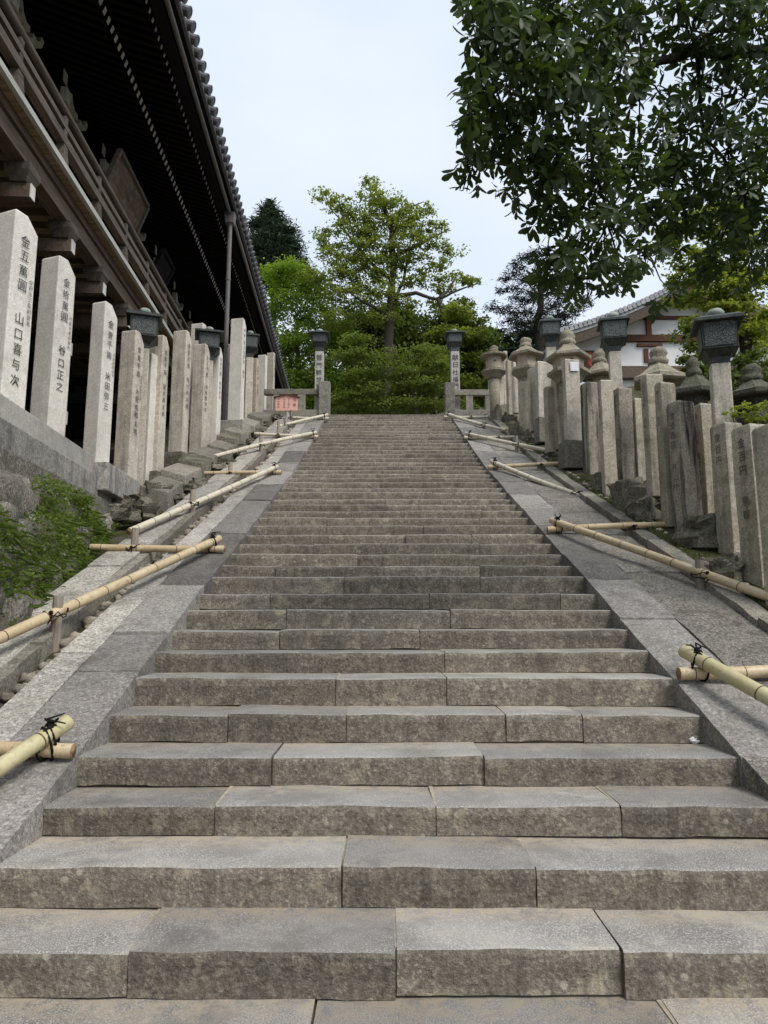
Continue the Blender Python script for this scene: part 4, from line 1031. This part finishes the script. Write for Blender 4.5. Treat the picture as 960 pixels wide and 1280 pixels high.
# votive boards hung under the eaves
def plaque(label, px, py, Z, L, H, inn, pm='plaque', fm='wood_rail'):
    p = onZ(px, py, CZ+Z); s = (Vector((p.x, p.y, 0))-BO).dot(BD); t = (Vector((p.x, p.y, 0))-BO).dot(BN)
    root = empty('votive_board', B(s+L/2, t-inn, Z-H)); tag(root, label, 'board', 'votive boards under the eaves')
    q = [B(s, t-inn, Z-H), B(s+L, t-inn, Z-H), B(s+L, t, Z), B(s, t, Z)]; o = (q[1]-q[0]).cross(q[3]-q[0]).normalized()*.03
    MB().hexa([v-o for v in q]+[v for v in q]).build('panel', M[pm], root)
    fr = MB()
    for a, b in zip(q, q[1:]+q[:1]): fr.beam(a, b, .09, .09)
    fr.build('frame', M[fm], root)
def plaque_mat():
    m = NT('painted_votive_board'); n = m.noise(1, 6, .7, m.mapp((6, 1.5, 6))); f = m.voro(5)
    c = m.mix(m.ramp(n, (.35, 0), (.65, 1)), (.05,.03,.02), (.17,.125,.085)); c = m.mix(m.ramp(f, (.2, .6), (.5, 0)), c, (.16,.13,.10))
    return m.done(c, .8, m.bump(n, .3, .01))
M['plaque'] = plaque_mat()
plaque('large framed votive board with faded painting above the veranda rail', 150, 188, 9.2, 1.95, 1.0, .35)
plaque('smaller dark votive board further along the veranda rail', 204, 312, 9.0, 1.0, .7, .3, 'wood_black', 'wood_black')  # near-black panel and frame put shade into the sunlit board's colour

# ------------------------------------------------------------------ plastered building on the right
YG = 24.0
def gx(px): return onY(px, 420, YG).x
pb = empty('plastered_building', (12, YG+4, ZTOP+.6)); tag(pb, 'white plastered building with red brown timbers and tiled gable roof', 'building')
v0 = onY(700, 416, YG-.8); v1 = onY(842, 359, YG-.8); slp = (v1.z-v0.z)/(v1.x-v0.x)
zf = lambda d: v0.z+.27*d+.034*d*d
HW = 4.7; RX = v0.x+HW; RZ_ = zf(HW)
zg = ZTOP-.2; wz = lambda x: zf(HW-abs(x-RX))-.3
xw0, xw1 = v0.x+.55, 2*RX-v0.x-.55
m = MB(); pr = [(xw0, zg), (xw1, zg)]+[(xw1+(xw0-xw1)*i/12, wz(xw1+(xw0-xw1)*i/12)) for i in range(13)]; np_ = len(pr)
m.v = [(a, YG, b) for a, b in pr]+[(a, YG+9, b) for a, b in pr]
m.f = [tuple(range(np_)), tuple(range(2*np_-1, np_-1, -1))]+[(i, (i+1) % np_, np_+(i+1) % np_, np_+i) for i in range(np_)]; m.m = [0]*len(m.f)
m.build('wall', M['plaster'], pb)
for sg in (-1, 1):
    xe = v0.x if sg < 0 else 2*RX-v0.x
    m = MB(); ya, yb = YG-.8, YG+9.6; n_ = 6
    for yv in (ya, yb):
        for i in range(n_+1):
            t = i/n_; x = xe+(RX-xe)*t; z = zf(HW*t)
            m.v += [(x, yv, z), (x, yv, z-.16)]
    k = 2*(n_+1)
    for i in range(n_):
        a = 2*i; m.f += [(a, a+2, k+a+2, k+a), (a+1, k+a+1, k+a+3, a+3), (a, a+1, a+3, a+2), (k+a, k+a+2, k+a+3, k+a+1)]
    m.f += [(0, k, k+1, 1), (2*n_, 2*n_+1, k+2*n_+1, k+2*n_)]; m.m = [0]*len(m.f)
    rf = m.build('roof', M['tile_pale'], pb)
    # verge tiles and bargeboard
    nt = 30
    for i in range(nt):
        t = (i+.5)/nt; x = xe+(RX-xe)*t; z = zf(HW*t)
        MB().tube([(x, ya-.06, z+.06), (x, ya+.35, z+.06)], .105, 10).build('verge_tile', M['tile_pale'], rf)
        MB().tube([(x+.11*sg, ya+.3, z+.1), (x+.11*sg, ya+3, z+.1)], .07, 8).build('verge_tile', M['tile_pale'], rf)
    bb = MB()
    for i in range(n_):
        t0, t1 = i/n_, (i+1)/n_
        f_ = lambda t: (xe+(RX-xe)*t, zf(HW*t)-.16)
        (xa, za), (xb, zb_) = f_(t0), f_(t1)
        bb.hexa([(xa, ya+.02, za-.36), (xb, ya+.02, zb_-.36), (xb, ya+.1, zb_-.36), (xa, ya+.1, za-.36), (xa, ya+.02, za), (xb, ya+.02, zb_), (xb, ya+.1, zb_), (xa, ya+.1, za)])
    bb.build('bargeboard', M['wood_beam'], pb)
def gz(py): return topz(820, py, YG)
def tim(name, a, b, wd, mat=M['redwood'], dep=.12):
    (x0, y0), (x1, y1) = a, b; MB().beam((gx(x0), YG-dep/2+.02, gz(y0)), (gx(x1), YG-dep/2+.02, gz(y1)), wd, dep, up=(0,1,0)).build(name, mat, pb)
tim('beam', (770, 424), (1010, 424), .24, dep=.16); tim('beam', (805, 398), (1000, 398), .11); tim('strut', (810.5, 420), (810.5, 388), .17, dep=.14)
tim('strut', (900, 420), (900, 372), .17, dep=.14); tim('beam', (745, 468), (1010, 468), .42, M['wood_beam'], .3); tim('bracket', (795, 432), (826, 432), .1); tim('strut', (731, 470), (731, 440), .18, dep=.14)
tim('strut', (756, 470), (756, 425), .12, M['wood_beam'], .14); tim('strut', (880, 470), (880, 425), .14, M['redwood'], .14); tim('beam', (720, 441), (757, 441), .1, M['wood_beam'])
MB().box((gx(806), YG-.03, gz(445)), (.16, .06, .5)).build('gable_pendant', M['redwood'], pb)
c = Vector((gx(737), YG-.12, gz(452)))
m = MB(); nn = 9
for j in range(5):
    for i in range(nn): m.v.append((c.x-.25+.5*i/(nn-1), c.y+.03*math.sin(i*1.7), c.z+.28-.5*j/4*(.7+.3*math.cos((i-4)*.5))))
m.f = [(j*nn+i, j*nn+i+1, (j+1)*nn+i+1, (j+1)*nn+i) for j in range(4) for i in range(nn-1)]; m.m = [0]*len(m.f)
m.v += [(a, b+.02, c_) for a, b, c_ in m.v]; m.f += [tuple(v+45 for v in q[::-1]) for q in m.f]; m.m = [0]*len(m.f)
tag(m.build('cloth_hanging', M['redcloth'], base=(c.x, c.y, c.z-.25)), 'small red cloth hanging on the plastered building behind the big lantern', 'cloth')

# ------------------------------------------------------------------ vegetation
OVAL = (np.array([[0,0,0],[0,.32,-.02],[0,.64,-.04],[0,.9,-.09],[0,1,-.12],[-.12,.3,.03],[-.185,.62,.01],[-.13,.88,-.05],[.12,.3,.03],[.185,.62,.01],[.13,.88,-.05]]), [(0,1,5),(5,1,2),(5,2,6),(6,2,3),(6,3,7),(7,3,4),(0,8,1),(8,2,1),(8,9,2),(9,3,2),(9,10,3),(10,4,3)])
DIAM = (np.array([[0,0,0],[.33,.5,.05],[0,1,0],[-.33,.5,.05]]), [(0,1,2),(0,2,3)])
SLIM = (np.array([[0,0,0],[.09,.45,.04],[0,1,-.08],[-.09,.45,.04]]), [(0,1,2),(0,2,3)])
def leaf_arrays(C, D, Nn, size, tpl):
    """C base points, D growth directions, Nn leaf normals"""
    tv, tf = tpl; D = D/np.linalg.norm(D, axis=1, keepdims=True)
    X = np.cross(D, Nn); X /= np.linalg.norm(X, axis=1, keepdims=True)+1e-9; Z = np.cross(X, D)
    n = len(C); k = len(tv)
    V = C[:, None, :]+size[:, None, None]*(tv[None, :, 0:1]*X[:, None, :]+tv[None, :, 1:2]*D[:, None, :]+tv[None, :, 2:3]*Z[:, None, :])
    Fi = (np.arange(n)[:, None, None]*k+np.array(tf)[None]).reshape(-1)
    return V.reshape(-1, 3), Fi
def crown(name, parent, blobs, mat, size, dens, tpl=DIAM, flat=.6, sub=9, subr=.34, up=.5, kind=None):
    """blobs: (centre, (rx,ry,rz)); leaves gather in many small sub-clumps inside each blob"""
    Cs = []
    for c, r in blobs:
        r = np.array(r); n = max(20, int(dens*(r[0]*r[2]+r[0]*r[1])*2)); ns = max(3, int(sub*(.6+r.max())))
        d = RNG.normal(size=(ns, 3)); d /= np.linalg.norm(d, axis=1, keepdims=True); sc = d*(RNG.uniform(.15, 1, (ns, 1))**.45)*r+np.array(c)
        idx = RNG.integers(0, ns, n); ss = RNG.uniform(.5, 1.3, ns)[idx][:, None]
        Cs.append(sc[idx]+RNG.normal(size=(n, 3))*np.array([r[0], r[1], min(r[2], r[0])*flat])*subr*.6*ss)
    C = np.concatenate(Cs); n = len(C)
    D = RNG.normal(size=(n, 3)); D[:, 2] = D[:, 2]*.5-.15
    Nn = RNG.normal(size=(n, 3))*.6; Nn[:, 2] += up*1.6
    V, Fi = leaf_arrays(C, D, Nn, RNG.uniform(size[0], size[1], n), tpl)
    return np_mesh(name, V, Fi, 3, mat, parent)
def bl(px, py, rx, ry, w, depth=1.0):
    k = w/F; return (P(px, py, w), (rx*k, max(rx, ry)*k*depth, ry*k))
def limbs(m, pts, r0, r1, n=7):
    pts = [Vector(p) for p in pts]; k = len(pts); q = []; rr = []
    for i in range(k-1):
        for j in range(3):
            t = j/3; q.append(pts[i].lerp(pts[i+1], t)+Vector((U(-1,1), U(-1,1), U(-1,1)))*.04*(pts[i+1]-pts[i]).length*(1 if j else 0)); rr.append(r0+(r1-r0)*(i+t)/(k-1))
    q.append(pts[-1]); rr.append(r1); m.tube(q, rr, n)
def tree(name, label, base_px, w, blobs, mat, size, dens, trunk=None, tr=.25, bark='bark', branches=(), group='trees beyond the stair head', tpl=DIAM, extra=None, gz=None, autob=True, **kw):
    b = P(base_px[0], base_px[1], w); b.z = G(b.x, b.y)-.1 if gz is None else gz
    root = empty(name, b); tag(root, label, 'tree', group)
    m = MB(); tp = [b]+[P(x, y, w) for x, y in (trunk or [])]
    limbs(m, tp, tr, tr*.3, 9)
    for br in branches: limbs(m, [P(x, y, w+dz) for x, y, dz in br], tr*.42, tr*.06, 6)
    if autob:
        for c, r in blobs:
            q = min(tp, key=lambda v: (v-c).length+max(0, v.z-c.z)*2)
            limbs(m, [q, q.lerp(c, .5)+Vector((0, 0, .12*(c-q).length)), c], tr*.16, tr*.04, 5)
    m.build('trunk', M[bark], root, smooth=True)
    crown('crown', root, blobs, M[mat], size, dens, tpl, **kw)
    if extra:
        crown('crown', root, extra[0], M[extra[1]], size, dens, tpl, **kw)
    return root
w = 33
bt = [bl(*t, w) for t in ((463,226,13,10),(468,248,22,10),(402,245,13,6),(420,256,16,9),(436,262,16,11),(500,258,22,8),(530,262,16,6),(545,284,16,5),(520,284,24,8),(490,283,24,9),(455,284,24,11),(425,286,18,9),(404,292,12,8),
      (440,312,26,10),(478,308,22,8),(508,306,24,7),(545,305,18,6),(566,314,14,5),(415,322,20,11),(470,332,22,8),(500,330,18,7),(552,330,16,6),(395,345,16,12),(430,345,26,9),(460,356,26,8),(515,352,16,6),
      (540,352,16,4),(570,350,20,5),(592,353,12,4),(556,362,14,4),(545,378,12,4),(500,378,22,7),(440,375,30,9),(478,395,26,9),(425,400,24,10),(450,270,20,9),(475,262,18,8),(510,270,18,7),(448,330,22,9),(490,318,20,8),(410,362,20,10),(468,372,26,8),(520,322,16,6),(412,306,16,9),(452,298,20,9),(530,340,14,5),(480,345,20,7))]
tree('broadleaf_tree', 'tall airy green tree with open crown and forking dark trunk beyond the stair head', (483, 520), w, bt, 'leaf_tree', (.07, .17), 440,
     [(486, 450), (487, 400), (490, 360), (492, 320), (488, 280), (470, 240)], .27, bark='bark_tree',
     branches=[[(488,385,0),(505,350,.4),(512,310,.6),(518,285,.8)], [(489,372,0),(520,366,-.6),(548,374,-1),(575,362,-1.2),(598,354,-1.3)], [(548,374,-1),(560,364,-.8),(572,340,-.7)], [(548,374,-1),(552,392,-1)], [(490,350,0),(460,325,.5),(432,290,1),(404,246,1.3)], [(492,320,0),(535,300,.6),(562,285,1)], [(487,395,0),(455,378,-.6),(428,360,-1)], [(488,300,0),(500,262,.5),(530,252,.6)]],
     sub=12, subr=.40, flat=.45, autob=False)
tree('maple_tree', 'bright green bushy maple next to the hall eaves', (372, 520), 35, [bl(*t, 35) for t in ((345,345,20,16),(370,342,26,16),(395,360,22,18),(340,378,18,20),(368,385,28,24),(398,395,26,24),(350,425,22,22),(380,430,30,24),(362,465,24,20),(395,468,28,20),(405,440,22,22),(420,420,20,20),(380,495,30,16),(415,495,24,16),(345,460,16,16),(350,490,20,16),(400,505,24,10),(352,445,16,14))], 'leaf_maple', (.09, .19), 520, [(373, 450), (372, 400)], .2, sub=22, flat=.55, subr=.45)
tree('cedar_tree', 'dark blue green conifer rising above the bright maple', (343, 520), 46, [bl(x, y, r, 6, 46) for x, y, r in ((338,254,6),(336,264,12),(342,273,17),(332,282,20),(348,291,24),(332,300,26),(350,308,28),(335,318,32),(352,327,32),(338,338,34),(350,350,34))], 'leaf_conifer', (.22, .5), 420, [(342, 400), (338, 250)], .3, 'bark_dark', sub=26, flat=.35, tpl=SLIM, subr=.4)
wm = 37
tree('dense_tree', 'dense deep green tree filling the middle behind the airy tree', (470, 520), wm, [bl(*t, wm) for t in ((440,430,34,28),(485,425,36,30),(470,400,26,14),(510,400,24,14),(455,410,30,16),(450,475,40,30),(500,470,40,30),(520,420,30,28),(425,495,30,20),(475,505,40,14),(525,500,34,20))], 'leaf_deep', (.11, .24), 520, [(470, 450)], .3, 'bark_dark', sub=26, subr=.42)
tree('dense_tree', 'rounded green tree between the airy tree and the end lantern', (570, 520), wm, [bl(*t, wm) for t in ((575,386,16,14),(562,402,24,16),(588,404,22,16),(550,425,28,22),(590,432,30,22),(565,455,36,24),(605,455,22,24),(550,485,34,22),(590,490,34,22),(612,425,12,16))], 'leaf_deep', (.11, .24), 520, [(570, 430)], .3, 'bark_dark', sub=26, subr=.42, extra=([bl(*t, wm-1.5) for t in ((572,392,18,10),(556,420,24,10),(590,420,20,10),(548,455,26,10),(600,450,18,9),(572,480,28,10))], 'leaf_tree'))
tree('maple_tree', 'layered spreading maple just behind the landing, in front of the airy trunk', (528, 520), 29, [bl(*t, 29) for t in ((445,424,20,7),(535,440,24,8),(440,446,26,8),(482,446,28,8),(548,462,24,7),(500,466,30,8),(452,474,30,8),(530,486,30,8),(480,492,30,8),(440,498,26,8),(508,508,30,7),(550,506,24,8),(465,512,34,6),(575,505,18,8),(590,515,18,6),(430,513,16,6))], 'leaf_mid', (.07, .15), 620, [(515, 490), (500, 460), (490, 430)], .13, sub=15, flat=.4, subr=.45, autob=True)
tree('pine_tree', 'dark layered pine beyond the stone lanterns', (672, 470), 34, [bl(*t, 34) for t in ((668,316,14,6),(655,330,16,5),(684,332,18,7),(640,345,14,4),(665,350,20,6),(700,352,20,7),(632,362,12,4),(655,368,20,5),(690,374,24,6),(622,384,14,4),(648,388,18,5),(680,396,28,6),(712,392,18,6),(640,404,18,5),(665,412,24,6),(700,412,20,6),(730,376,14,5),(722,360,14,5))], 'leaf_pine', (.12, .3), 420, [(672, 420), (676, 370), (670, 318)], .26, 'bark_dark', sub=10, flat=.35, tpl=SLIM, subr=.42)
tree('dense_tree', 'dark shadowy tree mass behind the round capped lantern', (640, 480), 38, [bl(*t, 38) for t in ((625,425,18,14),(650,428,24,14),(690,432,28,12),(635,450,28,18),(670,452,34,18),(715,445,24,14),(612,450,16,22),(620,480,26,20),(600,470,16,20))], 'leaf_conifer', (.12, .28), 330, [(640, 440)], .3, 'bark_dark', sub=14)
tree('maple_tree', 'yellow green maple in front of the plastered building', (925, 440), 14, [bl(*t, 14) for t in ((845,292,26,12),(830,310,20,9),(880,280,34,16),(920,262,30,18),(950,290,26,24),(860,325,32,10),(905,320,34,16),(945,340,28,18),(875,352,30,12),(915,365,34,16),(850,350,18,8),(895,392,32,12),(940,395,28,16),(865,405,22,10),(955,430,22,20),(870,440,20,12),(900,425,20,9),(905,345,30,14),(940,365,26,14),(880,372,28,10),(925,410,26,12),(850,378,16,8))], 'leaf_yellow', (.05, .11), 1500, [(930, 400), (920, 340), (910, 290)], .14, 'bark_dark', sub=12, flat=.4, subr=.4, group='trees beyond the lettered posts')
tree('dense_tree', 'dark leafy bush between the plastered wall and the large bronze lantern', (905, 470), 12.5, [bl(*t, 12.5) for t in ((855,425,18,16),(862,455,20,16),(895,470,26,14),(935,450,26,22),(950,480,26,16),(880,440,18,12),(920,480,22,12))], 'leaf_deep', (.05, .11), 1100, [(905, 455)], .07, 'bark_dark', sub=14, group='trees beyond the lettered posts')
# bright shrub behind the lettered posts
p = P(940, 530, 7.6); root = empty('shrub', (p.x, p.y, G(p.x, p.y))); tag(root, 'bright green shrub spilling over the tops of the lettered posts', 'shrub')
m = MB()
for q in ((915, 518), (940, 512), (965, 510)): limbs(m, [Vector((p.x, p.y, G(p.x, p.y)-.1)), P(*q, 7.6)], .018, .006, 5)
m.build('stems', M['bark'], root)
crown('foliage', root, [bl(*t, 7.5) for t in ((915,516,12,5),(935,511,16,6),(958,508,16,8),(930,522,16,4),(955,522,18,5),(985,512,18,10))], M['leaf_yellow'], (.025, .05), 2600, flat=.5, sub=8)

# ------------------------------------------------------------------ evergreen whose boughs hang over the stairs
tb = Vector((5.6, 6.4, G(5.6, 6.4)-.1)); ev = empty('evergreen_tree', tb); tag(ev, 'glossy dark evergreen whose leafy boughs hang over the stairs', 'tree')
EB = [(612,22,34,34,4.3),(655,20,40,34,4.4),(640,66,40,34,4.3),(600,70,26,34,4.25),(596,120,24,30,4.3),(640,118,38,36,4.4),(682,92,36,36,4.3),(585,168,16,22,4.3),(592,205,18,16,4.4),(625,168,30,30,4.5),(668,160,34,34,4.5),(650,214,34,26,4.6),(700,30,40,34,4.5),
      (745,20,42,32,4.7),(730,80,34,34,4.6),(715,140,34,34,4.6),(700,200,36,34,4.7),(690,250,36,30,4.8),(740,240,36,34,4.9),(735,190,34,34,4.8),(712,300,34,28,4.9),(685,320,22,18,4.9),(755,300,36,28,5.0),(735,345,38,16,5.0),(775,345,30,16,5.0),(690,352,26,10,4.9),(800,320,22,20,5.1),
      (780,70,26,24,4.9),(800,20,44,26,4.9),(850,30,44,34,5.0),(900,40,44,44,5.0),(945,30,34,50,5.0),(800,180,34,30,5.1),(785,235,34,34,5.1),(838,140,30,30,5.2),(880,110,40,34,5.2),(930,120,40,44,5.2),(860,190,40,34,5.3),(910,190,44,40,5.3),(950,210,30,44,5.4),(835,240,40,32,5.4),(885,250,44,34,5.4),(940,280,34,34,5.5),
      (850,290,26,18,5.5),(900,310,26,14,5.5),(940,340,22,16,5.6),(880,340,14,12,5.6),(840,365,10,10,5.4),(820,270,26,26,5.3),
      (800,100,26,22,4.9),(765,115,24,24,4.8),(905,270,40,30,5.5),(620,-40,60,30,4.5),(720,-50,70,34,4.7),(830,-50,70,40,5.0),(940,-40,70,44,5.1),(1010,60,50,60,5.3),(1010,180,50,60,5.5),(1000,290,44,44,5.6),(1080,120,60,90,5.6)]
Cs, Ds, Ns, Sz = [], [], [], []
tw = MB(); hub = [P(960,64,5.3), P(870,62,5.2), P(800,92,5.0), P(745,128,4.8), P(700,120,4.6), P(660,90,4.45), P(690,230,4.8), P(740,200,4.9), P(880,170,5.4), P(840,230,5.4), P(930,240,5.5), P(760,280,5.0), P(630,150,4.45)]
limbs(tw, [tb, tb+Vector((-.25,-.1,2.2)), tb+Vector((-.9,-.4,3.6)), hub[0]+Vector((.8,.3,-.1))], .19, .06, 10); limbs(tw, [hub[0]+Vector((.8,.3,-.1)), hub[0], hub[1], hub[2], hub[3]], .055, .016, 8)
for a, b, r in ((3,4,.018),(4,5,.014),(2,7,.018),(7,6,.014),(7,11,.013),(1,8,.018),(8,9,.014),(8,10,.014),(4,12,.012)): limbs(tw, [hub[a], hub[a].lerp(hub[b], .5)+Vector((0,0,.05)), hub[b]], r, r*.55, 6)
for px, py, rx, ry, w_ in EB:
    c = P(px, py, w_); k = w_/F; n_ = int(7+rx*ry/46)
    h = min(hub, key=lambda v: (v-c).length)
    limbs(tw, [h, h.lerp(c, .5)+Vector((0,0,.06)), c], .009, .004, 5)
    for i in range(n_):
        d = Vector(RNG.normal(size=3)).normalized()*(U(.1, 1)**.5)
        q = c+Vector((d.x*rx*k, d.y*.42, d.z*ry*k))
        if i % 3 == 0: limbs(tw, [c, c.lerp(q, .6)+Vector((0,0,-.02)), q], .004, .0025, 4)
        ax = (d*.6+Vector((U(-.5,.5), U(-.6,.2), U(-.9,.5)))).normalized(); x1 = ax.orthogonal().normalized(); x2 = ax.cross(x1)
        nl = random.randint(5, 7); ph = U(0, 6.28); sc_ = U(.8, 1.15)
        for j in range(nl):
            t = ph+j*2.4; o = x1*math.cos(t)+x2*math.sin(t); g = ax*U(.15, .8)+o
            g.z -= .5
            Cs.append(q+o*.008-ax*.012*j*.5); Ds.append(g); Ns.append(ax*1.0-o*.3+Vector((0,0,.25))); Sz.append(U(.06, .118)*sc_)
tw.build('trunk', M['bark_dark'], ev, smooth=True)
Va, Fa = leaf_arrays(np.array(Cs), np.array(Ds), np.array(Ns), np.array(Sz), OVAL)
np_mesh('crown', Va, Fa, 3, M['leaf_gloss'], ev)

# ------------------------------------------------------------------ greenery on the retaining wall
Cs = []
tries = 0
while len(Cs) < 34000 and tries < 260000:
    tries += 1
    y = U(1.8, 9.7); zlo = S(y)-.06; zhi = zc-.66
    if zhi <= zlo: continue
    z = zlo+(zhi-zlo)*(U(0, 1)**1.15)
    n = mnoise.noise(Vector((1.7, y*1.3, z*1.5)))+.5*mnoise.noise(Vector((9, y*3.5, z*3.1)))
    lowb = (z-zlo)/(zhi-zlo)
    if n < -.06+.5*(lowb-.4): continue
    dz = zc-z; x = min(wallx(y)+.12+max(0, dz-.86)*.28, -2.98)+.10+U(-.05, .07)*(1+1.6*n)
    Cs.append((min(x, -2.8), y, z))
C = np.array(Cs); n = len(C); D = RNG.normal(size=(n, 3)); D[:, 0] = D[:, 0]*.8+.55; D[:, 2] = D[:, 2]*.9+.2
Nn = RNG.normal(size=(n, 3))*.9; Nn[:, 2] += .6; Nn[:, 0] += .3
V1, F1 = leaf_arrays(C, D, Nn, RNG.uniform(.014, .042, n), DIAM)
idx = RNG.integers(0, n, 1300); D2 = RNG.normal(size=(1300, 3)); D2[:, 0] = abs(D2[:, 0])+.4; D2[:, 2] = -abs(D2[:, 2])*.7+.3
V2, F2 = leaf_arrays(C[idx], D2, Nn[idx], RNG.uniform(.09, .2, 1300), (np.array([[0,0,0],[.03,.5,.1],[0,1,-.12],[-.03,.5,.1]]), DIAM[1]))
o = np_mesh('wall_greenery', np.concatenate([V1, V2]), np.concatenate([F1, F2+len(V1)]), 3, M['leaf_wall'])
tag(o, 'ferns and creeping green plants covering the retaining wall stones', 'plants', kind='stuff')
# moss and small weeds on the right hand earth strip
Cs = []
while len(Cs) < 2600:
    y = U(5.2, 15); x = XR+1.17+abs(RNG.normal())*.12
    if mnoise.noise(Vector((x*3, y*1.6, 4))) < .05: continue
    Cs.append((x, y, G(x, y)))
C = np.array(Cs); n = len(C); D = RNG.normal(size=(n, 3))*.6; D[:, 2] = 1
V1, F1 = leaf_arrays(C, D, RNG.normal(size=(n, 3)), RNG.uniform(.015, .06, n), SLIM)
tag(np_mesh('weeds', V1, F1, 3, M['leaf_deep']), 'moss and small weeds in the earth below the lettered posts', 'weeds', kind='stuff')
